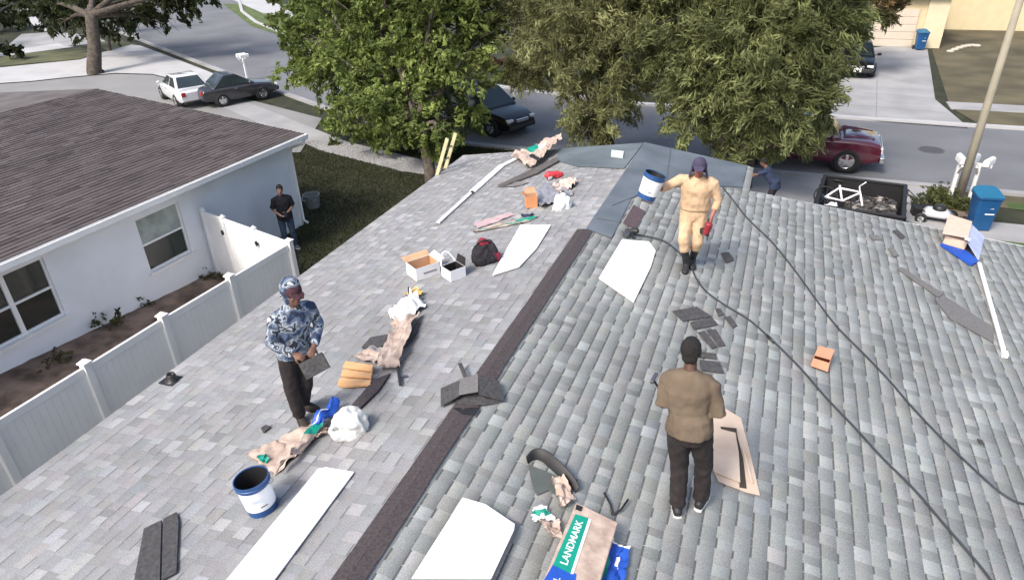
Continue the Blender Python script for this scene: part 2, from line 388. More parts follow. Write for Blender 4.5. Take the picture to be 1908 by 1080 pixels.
# blue grey underlayment on the far end
und=mat('underlayment',(.095,.118,.14),.75,.15,1.5,.3,col2=(.135,.16,.185),bscale=15)
b=MB(); yb=RF(1088,428).y
ptsR=[PR(*q) for q in [(1139,445),(1176,371),(1225,350),(1345,349)]]
b.prism([Vector((RX,yb,RZ)),*ptsR,Vector((-.34,12.95,roofz(-.34))),Vector((-.34,YF+.03,roofz(-.34))),Vector((RX,YF+.03,RZ))],NR,.006,.02)
child_fix(b.build('underlayment',und,house))
b=MB()
b.prism([Vector((RX,YF-.02,RZ)),Vector((PL(1040,281).x,YF-.02,roofz(PL(1040,281).x))),PL(1037,300),PL(1075,312),PL(1163,316)],NL,.006,.02)
child_fix(b.build('underlayment',mat('underlayment_teal',(.10,.125,.14),.75,.15,1.5,.3,col2=(.14,.17,.185)),house))
# seams of the underlayment
for a,c in(((1139,386),(1176,371)),((1112,410),(1150,416)),((1250,274),(1240,350)),((1060,290),(1200,318))):
    b=MB(); p,q=RF(*a),RF(*c); b.bar(p+nrm(p)*.03,q+nrm(q)*.03,.012,.004)
    child_fix(b.build('underlayment_seam',mat('seam',(.07,.08,.095),.8),house))

# ------------------------------------------------------------------ neighbour's house
nbroof=mat('neighbour_shingle',(.105,.093,.09),.95,.2,1.2,.6,col2=(.145,.128,.125),detail=8,bscale=20)
nb=empty('neighbour_house',(-12.7,15.2,0),-.05,label="neighbour's pale blue grey house with brown shingle roof and white gutter",cat='house')
def nbc(o): o.location=Vector((12.7,-15.2,0)); return o
bluewall=mat('blue_stucco',(.74,.77,.80),.85,.05,1.2,.15,bscale=40)
WX=-12.7
wins=[(9.98,11.2,.93,2.25),(5.45,7.86,1.0,2.33)]
b=MB()
def wallrect(y0,y1,z0,z1): b.box((WX-.1,(y0+y1)/2,(z0+z1)/2),(.2,y1-y0,z1-z0))
ys=[-2,5.35,7.66,9.80,11.02,15.2]
wallrect(-2,5.45,0,2.72);wallrect(7.86,9.98,0,2.72);wallrect(11.2,15.2,0,2.72)
for y0,y1,z0,z1 in wins: wallrect(y0,y1,0,z0); wallrect(y0,y1,z1,2.72)
b.box((-18,15.1,1.3),(10.2,.2,2.6)); b.box((-23,6.6,1.3),(.2,16.9,2.6))
nbc(b.build('wall',bluewall,nb))
glass=mat('dark_glass',(.025,.032,.03),.08,.1,1.0,spec=.8)
def mkglass2():
    return mat('window_glass',(.016,.022,.020),.07,.3,.8,spec=.5)
for k,(y0,y1,z0,z1) in enumerate(wins):
    fr=MB(); x=WX-.08; fw=.045
    fr.box((x,(y0+y1)/2,z0+fw/2),(.07,y1-y0,fw)); fr.box((x,(y0+y1)/2,z1-fw/2),(.07,y1-y0,fw))
    for yy in (y0+fw/2,y1-fw/2): fr.box((x,yy,(z0+z1)/2),(.066,fw,z1-z0))
    fr.box((x+.004,(y0+y1)/2,(z0+z1)/2),(.06,y1-y0,.05))
    if k==1: fr.box((x+.006,7.03,(z0+z1)/2),(.075,.09,z1-z0))
    f=nbc(fr.build('window',white,nb,bevel=.004))
    gl=MB(); gl.box((x-.01,(y0+y1)/2,(z0+z1)/2),(.01,y1-y0,z1-z0)); gl.build('pane',mkglass2(),f)
    bl=MB(); zc=(z0+z1)/2; bl.quad((x-.016,y0,zc),(x-.016,y1,zc),(x-.016,y1,z1),(x-.016,y0,z1))
    si=MB(); si.box((WX+.02,(y0+y1)/2,z0-.03),(.08,y1-y0+.1,.05)); si.build('sill',white,f)
    if k==0:
        cu_=MB()   # curtain seen through the upper pane
        n=14
        for i in range(n):
            ya=y0+(y1-y0)*i/n; yb2=y0+(y1-y0)*(i+1)/n; d=.012*((i%2)*2-1)
            cu_.quad((x-.002+d*.1,ya,zc+.03),(x-.002-d*.1,yb2,zc+.03),(x-.002-d*.1,yb2,z1-.05),(x-.002+d*.1,ya,z1-.05))
        cu_.build('curtain',mat('curtain',(.30,.34,.31),.8,.25,3),f)
EV=-12.3
b=MB(); rx2=-20.5
rp=.09
def nz_(x): return 2.72+rp*abs(x-EV) if x>rx2 else 2.72+rp*abs(rx2-EV)-rp*abs(x-rx2)
nrow=57
V=[];Fc=[];C=[]
for r in range(int((EV-rx2)/EX)):
    xa=EV-(r+1)*EX; xb=EV-r*EX; y=-2.2
    while y<15.45:
        y1=min(y+random.uniform(.2,.7),15.5); t=1+random.gauss(0,.13); col=[.115*t,.098*t,.095*t]; i=len(V)
        zz=nz_(xb)+random.choice([.008,.016])
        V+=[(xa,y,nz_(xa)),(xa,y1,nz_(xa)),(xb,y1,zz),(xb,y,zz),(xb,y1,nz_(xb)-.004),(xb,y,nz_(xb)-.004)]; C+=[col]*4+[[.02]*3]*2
        Fc+=[(i,i+3,i+2,i+1),(i+3,i+5,i+4,i+2)]; y=y1
nbc(fastmesh('roof_slope',V,Fc,shin,nb,C))
b=MB(); b.prism([(rx2+.02,-2.2,nz_(rx2)-.0),(rx2+.02,15.5,nz_(rx2)-.0),(-27,15.5,nz_(-27)),(-27,-2.2,nz_(-27))],(0,0,1),.06,-.07)
b.prism([(EV-.01,-2.2,nz_(EV)-.02),(EV-.01,15.45,nz_(EV)-.02),(rx2,15.45,nz_(rx2)-.02),(rx2,-2.2,nz_(rx2)-.02)],(0,0,1),.05,-.06)
nbc(b.build('roof_slope',nbroof,nb))
b=MB(); b.box((-12.52,6.6,2.60),(.44,17.6,.03)); nbc(b.build('soffit',white,nb))
b=MB(); 
# K style gutter: open trough
b.box((EV+.01,6.63,2.66),(.015,17.7,.12)); b.box((EV+.07,6.63,2.605),(.12,17.7,.014)); b.box((EV+.128,6.63,2.665),(.015,17.7,.115)); b.box((EV+.128,6.63,2.725),(.03,17.7,.012)); b.box((EV+.07,15.48,2.66),(.13,.012,.12))
for yy in np.arange(-1.8,15.2,2.1): b.box((EV+.13,yy,2.665),(.035,.05,.118))
nbc(b.build('gutter',white,nb,bevel=.003))
b=MB(); b.tube([(EV+.07,15.35,2.60),(EV+.07,15.3,2.5),(WX+.05,15.25,2.35),(WX+.045,15.2,2.2),(WX+.045,15.2,.15),(WX+.2,15.2,.08)],.04,8); nbc(b.build('downspout',white,nb,smooth=True))
b=MB(); b.bar((EV,15.52,2.60),(rx2,15.52,nz_(rx2)-.11),.03,.16); b.bar((rx2,15.52,nz_(rx2)-.11),(-27,15.52,nz_(-27)-.11),.03,.16); nbc(b.build('rake_board',mat('beige_paint',(.4,.38,.34),.7,.05,3),nb))
b=MB(); b.box((WX+.012,15.14,1.28),(.03,.14,2.56)); b.box((WX-.07,15.212,1.28),(.14,.03,2.56)); nbc(b.build('corner_trim',white,nb))

# ------------------------------------------------------------------ white vinyl fence and gate
vinyl=mat('vinyl',(.87,.87,.85),.45,.04,1.5,.05)
fence=empty('vinyl_fence',(-9.65,5,0),label='tall white vinyl privacy fence running alongside the soil strip',cat='fence')
def fc(o,root): o.location=-root.location; return o
py=[10.79,9.05,7.42,5.86,4.3,2.75,1.2]
px=[-9.5,-9.62,-9.72,-9.77,-9.83,-9.86,-9.9]
for i,(x,y) in enumerate(zip(px,py)):
    b=MB(); b.box((x,y,.93),(.125,.125,1.86)); po=fc(b.build('post',vinyl,fence,bevel=.008),fence)
    b=MB(); b.box((x,y,1.875),(.16,.16,.03)); k=[b.V((x+a*.07,y+c*.07,1.89)) for a,c in((-1,-1),(1,-1),(1,1),(-1,1))]; ap=b.V((x,y,1.95))
    for q in range(4): b.face((k[q],k[(q+1)%4],ap))
    b.build('post_cap',vinyl,po)
    if i<len(py)-1:
        x2,y2=px[i+1],py[i+1]; d=Vector((x2-x,y2-y,0)); n=12; pn=MB()
        A=Vector((x,y,0))+d*.045; B=Vector((x2,y2,0))-d*.045
        for j in range(n):
            a=A.lerp(B,j/n+.0009);c=A.lerp(B,(j+1)/n-.0009); pn.bar(a+Vector((0,0,.92)),c+Vector((0,0,.92)),.022,1.56)
        fc(pn.build('panel',vinyl,fence),fence)
        rl=MB(); rl.bar(A+Vector((0,0,1.74)),B+Vector((0,0,1.74)),.05,.14); fc(rl.build('rail',vinyl,fence,bevel=.006),fence)
        rl=MB(); rl.bar(A+Vector((0,0,.12)),B+Vector((0,0,.12)),.05,.16); fc(rl.build('rail',vinyl,fence,bevel=.006),fence)
gate=empty('vinyl_gate',(-11.1,11.2,0),label='bright white vinyl gate panel closing the gap between fence and neighbour wall',cat='gate')
A=Vector((-9.58,10.84,0)); B=Vector((-12.84,11.72,0))
pn=MB(); n=18
for j in range(n): pn.bar(A.lerp(B,j/n+.0006)+Vector((0,0,.92)),A.lerp(B,(j+1)/n-.0006)+Vector((0,0,.92)),.022,1.56)
fc(pn.build('panel',vinyl,gate),gate)
for z,h in((1.76,.12),(.12,.14)):
    rl=MB(); rl.bar(A+Vector((0,0,z)),B+Vector((0,0,z)),.05,h); fc(rl.build('rail',vinyl,gate,bevel=.005),gate)
for t in(.36,.72,.97):
    p=A.lerp(B,t); b=MB(); b.box(p+Vector((0,0,.93)),(.1,.1,1.84),rz=-.28); k=[b.V(p+Vector((a*.055,c*.055,1.86))) for a,c in((-1,-1),(1,-1),(1,1),(-1,1))]; ap=b.V(p+Vector((0,0,1.93)))
    for q in range(4): b.face((k[q],k[(q+1)%4],ap))
    fc(b.build('post',vinyl,gate,bevel=.004),gate)
blk=mat('black_metal',(.02,.02,.02),.45,.1,5)
for t,z in((.34,1.5),(.34,.45),(.74,1.45),(.05,.95),(.05,.5)):
    p=A.lerp(B,t)+Vector((-.015,-.05,z)); b=MB(); b.box(p,(.11,.03,.07),rz=-.28); b.box(p+Vector((.0,-.01,.0)),(.03,.04,.12),rz=-.28); fc(b.build('hinge',blk,gate,bevel=.004),gate)

# ------------------------------------------------------------------ people
skin_b=mat('skin_brown',(.17,.085,.055),.55,.12,9,.1); skin_d=mat('skin_dark',(.09,.045,.03),.5,.12,9,.1); skin_l=mat('skin_tan',(.34,.19,.14),.55,.1,9,.1)
skin_r=mat('skin_sunburnt',(.30,.115,.085),.55,.12,9,.1)
hairm=mat('black_hair',(.012,.01,.009),.7,.4,60,.8,bscale=160); eyew=mat('eye_white',(.6,.58,.55),.3); eyed=mat('eye_dark',(.02,.012,.01),.2); lipm=mat('lips',(.22,.08,.07),.5)
V3=Vector
def hand(b,wrist,d,n,curl=.5,side=1,s=1.0):
    wrist=V3(wrist); d=V3(d).normalized(); n=V3(n); n=(n-d*n.dot(d)).normalized(); x=d.cross(n)*side   # x points to the thumb side
    k=wrist+d*.088*s
    b.loft([(wrist-d*.01,.026*s,.020*s),(wrist+d*.03*s,.035*s,.017*s),(wrist+d*.065*s,.041*s,.016*s),(k,.039*s,.013*s)],x,14)
    for i,(off,ln) in enumerate(((.030,.070),(.010,.080),(-.010,.075),(-.030,.058))):
        p=k+x*off*s-d*.012*s; dd=(d+x*off*3.2).normalized(); pts=[p]; a=curl*.35
        for seg in(.44,.32,.26):
            v=dd*math.cos(a)+n*math.sin(a); p=p+v*ln*seg*s; pts.append(p); a+=curl*.9
        b.tube(pts,[.0088*s,.0084*s,.0078*s,.006*s],8)
    p=wrist+d*.028*s+x*.030*s; v=(x*.75+d*.6+n*.25).normalized(); p2=p+v*.036*s; v2=(x*.25+d*.85+n*.45*curl).normalized(); p3=p2+v2*.03*s; p4=p3+(v2+n*.4*curl).normalized()*.024*s
    b.tube([p,p2,p3,p4],[.012*s,.0105*s,.0095*s,.0075*s],8)
def head(b,c,f,up,s=1.0):
    c=V3(c);up=V3(up).normalized();f=V3(f);f=(f-up*f.dot(up)).normalized();x=f.cross(up)
    b.ell(c+up*.025*s-f*.012*s,.076*s,.094*s,.098*s,X=x,Z=up,nu=20,nv=12)          # skull
    b.ell(c-up*.045*s+f*.022*s,.058*s,.068*s,.072*s,X=x,Z=up,nu=18,nv=10)           # jaw
    b.ell(c-up*.098*s+f*.058*s,.024*s,.022*s,.020*s,X=x,Z=up)                        # chin
    b.loft([(c+up*.018*s+f*.080*s,.007*s,.006*s),(c-up*.005*s+f*.094*s,.010*s,.010*s),(c-up*.026*s+f*.100*s,.016*s,.012*s),(c-up*.036*s+f*.088*s,.014*s,.010*s)],x,10)
    for q in(-1,1):
        b.ell(c+x*q*.074*s-f*.004*s-up*.01*s,.010*s,.020*s,.032*s,X=x,Z=up)
        b.ell(c+x*q*.03*s+up*.024*s+f*.074*s,.024*s,.012*s,.010*s,X=x,Z=up)            # brow
        b.ell(c+x*q*.038*s-up*.022*s+f*.062*s,.022*s,.018*s,.022*s,X=x,Z=up)           # cheek
    return x,f,up
def face_parts(root,c,f,up,s=1.0):
    c=V3(c);up=V3(up).normalized();f=V3(f);f=(f-up*f.dot(up)).normalized();x=f.cross(up)
    for q in(-1,1):
        e=MB(); e.ell(c+x*q*.031*s+up*.005*s+f*.077*s,.0145*s,.010*s,.009*s,X=x,Z=up,nu=12,nv=8); o=e.build('eye',eyew,root,smooth=True)
        e=MB(); e.ell(c+x*q*.031*s+up*.005*s+f*.0855*s,.006*s,.004*s,.006*s,X=x,Z=up,nu=10,nv=6); e.build('iris',eyed,o,smooth=True)
        e=MB(); e.tube([c+x*q*.014*s+up*.026*s+f*.087*s,c+x*q*.032*s+up*.031*s+f*.086*s,c+x*q*.05*s+up*.024*s+f*.074*s],.0045*s,6); e.build('eyebrow',hairm,root,smooth=True)
    e=MB(); e.loft([(c-up*.062*s+f*.080*s-x*.024*s,.003*s,.003*s),(c-up*.059*s+f*.089*s-x*.01*s,.006*s,.008*s),(c-up*.059*s+f*.089*s+x*.01*s,.006*s,.008*s),(c-up*.062*s+f*.080*s+x*.024*s,.003*s,.003*s)],up,8); e.build('mouth',lipm,root,smooth=True)
def hair(root,c,f,up,s=1.0,m=None,low=.5):
    c=V3(c);up=V3(up).normalized();f=V3(f);f=(f-up*f.dot(up)).normalized();x=f.cross(up); b=MB()
    b.ell(c+up*.034*s-f*.020*s,.081*s,.098*s,.100*s,X=x,Z=up,nu=20,nv=12)
    b.ell(c-up*.02*s-f*.045*s,.066*s,.060*s,.078*s*low*2,X=x,Z=up,nu=18,nv=10)
    return fuse(b,'hair',m or hairm,root,.010,2,.004,30,3)
def person(label,loc,rz,J,spec,scale=1.0,group=None):
    root=empty('person',loc,rz,label,'person',group); root.scale=(scale,)*3
    j={k:V3(v) for k,v in J.items()}
    ln=spec.get('lean',0)
    for k in ('hl','hr','sl','sr','neck','head','el','er','wl','wr'): j[k].x+=ln*j[k].z/1.6
    for k in('kl','kr'): j[k].x+=ln*j[k].z/1.6*.6
    J.update({k:tuple(v) for k,v in j.items()})
    sk_=spec['skin']; vox=spec.get('vox',.0085)
    side=(j['sr']-j['sl']).normalized(); hipside=(j['hr']-j['hl']).normalized()
    pel=(j['hl']+j['hr'])/2; neck=j['neck']; hc=j['head']; fdir=j['face']; up=(hc-neck).normalized()*.6+V3((0,0,.4)) if 'up' not in j else j['up']
    mid=(j['sr']+j['sl'])/2; waist=pel.lerp(mid,.38)+j.get('wo',V3((0,0,0))); chest=pel.lerp(mid,.78)+j.get('co',V3((0,0,0)))
    hu=spec.get('hscale',1.0)
    # body: one continuous surface
    b=MB()
    b.loft([(pel-V3((0,0,.06)),.12,.085),(pel+V3((0,0,.05)),.135,.095),(waist,.12,.085),(chest,.145,.10),(mid+V3((0,0,-.03)),.13,.065),(neck-(neck-mid)*.45,.07,.05),(neck,.052,.054),(hc-(hc-neck)*.25,.050,.054)],side,18)
    for a,e,h in(('sl','el','wl'),('sr','er','wr')):
        A,E,W=j[a],j[e],j[h]
        b.tube([mid.lerp(A,.5)-V3((0,0,.03)),A.lerp(mid,.15)-V3((0,0,.03)),A.lerp(E,.2),A.lerp(E,.45),E,E.lerp(W,.35),W],[.040,.040,.040,.040,.036,.035,.025],12)
    hand(b,j['wl'],j['dl'],j['nl'],spec.get('cl',.6),spec.get('sidel',1)); hand(b,j['wr'],j['dr'],j['nr'],spec.get('cr',.6),spec.get('sider',-1))
    for a,k,n,t in(('hl','kl','al','tl'),('hr','kr','ar','tr')):
        Hh,K,A,T=j[a],j[k],j[n],j[t]
        b.tube([pel.lerp(Hh,.7),Hh-V3((0,0,.03)),Hh.lerp(K,.5),K,K.lerp(A,.3),K.lerp(A,.65),A],[.08,.082,.066,.049,.050,.042,.032],14)
        b.loft([(A-(T-A).normalized()*.03,.026,.026),(A+(T-A)*.3-V3((0,0,.035)),.030,.024),(T-V3((0,0,.04)),.030,.012)],hipside,12)
    head(b,hc,fdir,up,hu)
    body=fuse(b,'body',sk_,root,vox,3)
    if spec.get('facep',True): face_parts(root,hc,fdir,up,hu)
    # trousers
    tw=spec.get('tw',1.0); p=MB()
    top=pel+V3((0,0,.10))
    p.loft([(pel-V3((0,0,.11)),.15*tw,.11*tw),(pel-V3((0,0,.02)),.175*tw,.125*tw),(top,.160*tw,.118*tw),(top+V3((0,0,.03)),.158*tw,.116*tw)],hipside,20,2.3)
    for a,k,n in(('hl','kl','al'),('hr','kr','ar')):
        Hh,K,A=j[a],j[k],j[n]; cut=A+(K-A)*spec.get('cuff',.06)
        p.tube([Hh+V3((0,0,.02)),Hh.lerp(K,.3),K.lerp(Hh,.25),K,K.lerp(A,.4),cut.lerp(K,.1),cut],[.098*tw,.097*tw,.083*tw,.076*tw,.072*tw,.068*tw,.071*tw],16)
    fuse(p,'trousers',spec['trousers'],root,.011,3,spec.get('wr',.007),9,spec.get('seed',1))
    # shirt
    sw=spec.get('sw',1.0); tw_=max(tw,1.0)*.99; q=MB(); hem=pel+V3((0,0,spec.get('hem',-.04)))
    q.loft([(hem,.198*tw_,.150*tw_),(pel+V3((0,0,.05)),.196*tw_,.146*tw_),(pel+V3((0,0,.12)),.185*sw,.138*sw),(waist,.175*sw,.128*sw),(chest,.198*sw,.135*sw),(mid+V3((0,0,-.015)),.190*sw,.102*sw),(neck-(neck-mid)*.45,.11,.078),(neck-(neck-mid)*.05,.066,.064)],side,22,2.2)
    for a,e,h in(('sl','el','wl'),('sr','er','wr')):
        A,E,W=j[a],j[e],j[h]; L=spec.get('sleeve_'+a[1],spec.get('sleeve',1.0))
        pts=[mid.lerp(A,.45)+V3((0,0,-.01)),A.lerp(mid,.12)+V3((0,0,-.022)),A.lerp(E,.12),A.lerp(E,.5)]; rr=[.070,.066*sw,.064*sw,.060]
        if L<=.5: pts+=[A.lerp(E,L*2)]; rr+=[.068]
        else: pts+=[E,E.lerp(W,(L-.5)*1.0),E.lerp(W,(L-.5)*2*.93)]; rr+=[.058,.052,.044]
        q.tube(pts,rr,14)
    if spec.get('hood'):
        x=side; u=V3(up).normalized(); f=fdir.normalized()
        q.ell(hc+u*.035-f*.045,.108,.105,.125,X=x,Z=u,nu=20,nv=12); q.ell(hc-u*.08-f*.05,.10,.09,.09,X=x,Z=u)
    fuse(q,spec.get('topname','shirt'),spec['shirt'],root,.011,3,spec.get('wr',.007),8,spec.get('seed',1)+5)
    # shoes
    for k,n,t in(('kl','al','tl'),('kr','ar','tr')):
        A,T=j[n],j[t]; d=(T-A); d.z=0; d=d.normalized(); dn=V3((0,0,1)); x=d.cross(dn)
        zb=min(A.z,T.z)-spec.get('ankh',.08)+.005
        B0=V3((A.x,A.y,zb)); s=MB()
        secs=[(B0-d*.075+dn*.045,.030,.040),(B0-d*.05+dn*.05,.040,.05),(B0+d*.0+dn*.05,.044,.052),(B0+d*.07+dn*.043,.047,.044),(B0+d*.13+dn*.034,.050,.034),(B0+d*.18+dn*.028,.042,.026),(B0+d*.2+dn*.025,.028,.018)]
        s.loft(secs,x,16,2.4); s.tube([A.lerp(j[k],spec.get('boot',.08)),A+dn*.0,B0+dn*.05],[.056,.052,.050],14)
        sh=fuse(s,'shoe',spec['shoe'],root,.009,2)
        so_=MB(); pr=[(-.082,.0),(-.07,.034),(0,.042),(.07,.049),(.13,.053),(.18,.045),(.208,.02)]
        L=[B0+d*a+x*w_ for a,w_ in pr]; Rr=[B0+d*a-x*w_ for a,w_ in pr[::-1] if w_>0]
        so_.prism([p_-dn*.002 for p_ in L+Rr],(0,0,1),.028); so_.build('sole',spec['sole'],sh)
    return root,j
def base_pose(**k):
    J=dict(hl=(-.095,0,.92),hr=(.095,0,.92),kl=(-.11,.03,.50),kr=(.11,.03,.50),al=(-.11,0,.09),ar=(.11,0,.09),tl=(-.12,.13,.08),tr=(.12,.13,.08),
      sl=(-.185,.02,1.42),sr=(.185,.02,1.42),neck=(0,.035,1.50),head=(0,.06,1.635),face=(0,1,-.2),el=(-.25,0,1.14),er=(.25,0,1.14),wl=(-.2,.2,1.0),wr=(.2,.2,1.0),
      dl=(.2,1,-.2),dr=(-.2,1,-.2),nl=(1,0,0),nr=(-1,0,0))
    J.update(k); return J
def facing(fx,fy): return math.atan2(-fx,fy)
dpant=mat('dark_trousers',(.014,.010,.011),.9,.2,12,.3,col2=(.026,.019,.019)); 
olive=mat('olive_shirt',(.115,.083,.056),.9,.12,5,.3,col2=(.155,.118,.082),bscale=120)
tanc=mat('tan_cloth',(.56,.38,.23),.9,.1,5,.3,col2=(.66,.47,.30),bscale=120)
whitesole=mat('white_sole',(.75,.75,.73),.6,.03,5)
blackshoe=mat('black_shoe',(.02,.02,.022),.6,.2,8)
navy=mat('navy_cloth',(.022,.035,.075),.9,.2,8,.3); jeans=mat('jeans',(.045,.07,.115),.9,.2,8,.3,col2=(.075,.11,.165)); blackc=mat('black_cloth',(.016,.014,.018),.9,.25,8,.3)
# camouflage: hard edged patches of navy, grey and pale blue
def camo():
    M=bpy.data.materials.new('camouflage'); M.use_nodes=True; t=M.node_tree; b=t.nodes['Principled BSDF']; b.inputs['Roughness'].default_value=.9
    tc=t.nodes.new('ShaderNodeTexCoord'); n=t.nodes.new('ShaderNodeTexNoise'); n.inputs['Scale'].default_value=9; n.inputs['Detail'].default_value=2; n.inputs['Distortion'].default_value=.4
    t.links.new(tc.outputs['Object'],n.inputs['Vector']); r=t.nodes.new('ShaderNodeValToRGB'); r.color_ramp.interpolation='CONSTANT'
    e=r.color_ramp.elements; e[0].position=0; e[0].color=(.03,.045,.09,1); e[1].position=.41; e[1].color=(.10,.145,.24,1)
    for p,c in((.47,(.20,.21,.21,1)),(.52,(.36,.42,.52,1)),(.57,(.045,.05,.055,1)),(.66,(.50,.54,.62,1))): q=e.new(p); q.color=c
    t.links.new(n.outputs[0],r.inputs[0]); t.links.new(r.outputs[0],b.inputs['Base Color']); return M
camom=camo()

# roofer seen from behind
fp=PR(1283,952)
J=base_pose(hl=(-.09,.0,.93),hr=(.09,.02,.93),kl=(-.10,.03,.50),kr=(.10,.10,.50),al=(-.10,-.05,.085),ar=(.09,.09,.085),tl=(-.13,.08,.08),tr=(.12,.22,.08),
  sl=(-.175,.08,1.40),sr=(.175,.08,1.40),neck=(0,.10,1.47),head=(0.0,.155,1.60),face=(.1,1,-.55),co=(0,-.02,0),
  el=(-.22,.02,1.12),wl=(-.21,.20,1.0),dl=(.1,1,-.3),nl=(1,0,.2),er=(.232,.02,1.12),wr=(.20,.24,1.02),dr=(-.3,1,-.2),nr=(-1,.1,.2))
person('roofer seen from behind in brown shirt, black trousers and white soled shoes',fp,R_(2),J,dict(skin=skin_d,shirt=olive,trousers=dpant,shoe=blackshoe,sole=whitesole,sleeve=.5,hem=-.02,sw=.95,tw=1.0,cl=1.2,cr=1.0,seed=2,lean=-.15,sw_=1),1.0)
pr_=S.objects['person']
hair(pr_,J['head'],(.1,1,-.55),(V3(J['head'])-V3(J['neck'])).normalized()*.6+V3((0,0,.4)),1.02,low=.42)
def place(root,p): return root.matrix_basis@V3(p)
bpy.context.view_layer.update()
h=place(pr_,(-.305,.275,.97))
b=MB(); b.tube([h,h+V3((-.05,-.02,.09)),h+V3((-.13,-.03,.22))],[.014,.012,.011],8); b.c=1; b.bar(h+V3((-.14,-.07,.225)),h+V3((-.12,.03,.24)),.03,.03)
hm=empty('hammer',h,0,'small dark hammer in the left hand of the man in brown shirt','hammer')
for nm,mt,fn in(('handle',blk,lambda q:q.tube([(0,0,-.03),(-.05,-.02,.09),(-.13,-.03,.22)],[.014,.012,.011],8)),('hammer_head',mat('steel',(.2,.2,.21),.4,.1,5,0,.8),lambda q:q.bar((-.14,-.08,.225),(-.12,.04,.24),.03,.03))):
    q=MB(); fn(q); q.build(nm,mt,hm,bevel=.003)

# roofer in camouflage hood
fp=PL(566,783)
rzc=facing(.80,-.42)
J=base_pose(hl=(-.09,-.02,.92),hr=(.09,-.02,.92),kl=(-.085,.02,.49),kr=(.085,.02,.50),al=(-.11,-.20,.085),ar=(.03,.0,.085),tl=(-.17,-.08,.08),tr=(.05,.13,.08),
  sl=(-.185,.03,1.40),sr=(.185,.03,1.40),neck=(0,.06,1.48),head=(0.0,.10,1.61),face=(.0,1,-.65),
  el=(-.27,.04,1.13),wl=(-.10,.25,1.03),dl=(.7,.6,-.35),nl=(0.3,-.4,-.8),er=(.27,.04,1.13),wr=(.12,.24,1.03),dr=(-.6,.7,-.35),nr=(-.3,-.4,-.8))
r_,j_=person('roofer in blue grey camouflage hoodie looking down at shingles in his hands',fp,rzc,J,dict(skin=skin_b,shirt=camom,trousers=dpant,shoe=mat('brown_boot',(.03,.022,.018),.8,.2,8),sole=blk,topname='hooded_jacket',hem=-.05,sw=1.0,hood=True,seed=7,cl=.9,cr=.9,lean=-.14),.95)
cx,cf,cup=None,V3((0,1,-.65)).normalized(),V3((0,.35,.94))
maroon=mat('maroon_cap',(.05,.015,.022),.8,.2,8)
def cap(root,c,f,up,m,s=1.0,bill=True,flap=None,name='cap'):
    c=V3(c);up=V3(up).normalized();f=V3(f);f=(f-up*f.dot(up)).normalized();x=f.cross(up); b=MB()
    b.ell(c+up*.052*s-f*.006*s,.090*s,.106*s,.085*s,X=x,Z=up,nu=20,nv=12)
    if bill:
        b.loft([(c+up*.05*s+f*.07*s,.080*s,.010*s),(c+up*.043*s+f*.12*s,.072*s,.009*s),(c+up*.032*s+f*.16*s,.045*s,.008*s)],x,16)
    if flap:
        for q in(-1,1): b.loft([(c+up*.04*s+x*q*.085*s-f*.02*s,.055*s,.014*s),(c-up*.06*s+x*q*.095*s-f*.01*s,.06*s,.013*s),(c-up*.15*s+x*q*.12*s,.055*s,.012*s)],f,12)
        b.loft([(c+up*.03*s-f*.1*s,.08*s,.016*s),(c-up*.08*s-f*.10*s,.09*s,.014*s),(c-up*.15*s-f*.12*s,.1*s,.012*s)],x,14)
    return fuse(b,name,m,root,.009,2,.003,14,4)
bpy.context.view_layer.update()
cap(r_,J['head'],J['face'],(V3(J['head'])-V3(J['neck'])).normalized()*.6+V3((0,0,.4)),maroon,1.0)
# neck pouch string and held shingles
kk=r_.matrix_basis@V3((-.09,.36,.93))
hs=empty('shingle_stack',kk,rzc,'small stack of dark cap shingles held in the hands of the camouflage roofer','shingles')
X_,Y_,Z_=V3((1,-.2,-.25)).normalized(),None,None
Z_=V3((.1,.75,.62)); Z_=(Z_-X_*Z_.dot(X_)).normalized(); Y_=Z_.cross(X_)
darksh=mat('dark_shingle',(.055,.054,.056),.93,.25,30,.5,col2=(.085,.083,.085),bscale=150)
for i in range(5):
    q=MB(); q.box(V3((-.02+random.uniform(-.008,.008),.0,-.05))+Z_*(.012*i),(.24,.17,.010),X=X_,Y=Y_,Z=Z_); q.build('shingle',darksh,hs,bevel=.002)

# roofer in tan carrying a bucket
fp=PR(1282,500); rzt=facing(.10,-.99)
J=base_pose(hl=(-.09,-.02,.90),hr=(.09,-.02,.90),kl=(-.09,.06,.48),kr=(.10,.12,.50),al=(-.05,-.16,.10),ar=(.03,.02,.085),tl=(-.06,-.03,.07),tr=(.04,.16,.08),
  sl=(-.20,.05,1.38),sr=(.20,.05,1.40),neck=(0,.085,1.465),head=(0.0,.135,1.595),face=(.0,1,-.75),
  el=(-.30,.02,1.10),wl=(-.24,.14,.90),dl=(.1,.6,-.8),nl=(.8,-.3,-.2),er=(.42,.10,1.27),wr=(.54,.26,1.27),dr=(.5,.8,.1),nr=(.3,-.3,.9))
r_,j_=person('roofer in tan shirt and trousers walking with a bucket, dark cap with neck flap',fp,rzt,J,dict(skin=skin_r,shirt=tanc,trousers=tanc,shoe=blackshoe,sole=blk,hem=.05,sw=1.12,tw=1.04,boot=.62,cuff=.60,sleeve=.82,sleeve_r=.72,seed=12,cr=1.1,cl=1.3,hscale=1.0),1.0)
up_=(V3(J['head'])-V3(J['neck'])).normalized()*.6+V3((0,0,.4))
cap(r_,J['head'],J['face'],up_,mat('plum_cap',(.05,.042,.085),.85,.15,8),1.0,flap=True)
b=MB(); pz=V3((0,-.02,1.0)); b.loft([(pz-V3((0,0,.02)),.196,.148),(pz+V3((0,0,.02)),.196,.148)],(1,0,0),28,2.2); b.build('belt',mat('belt',(.07,.055,.03),.6),r_,smooth=True)
bpy.context.view_layer.update()
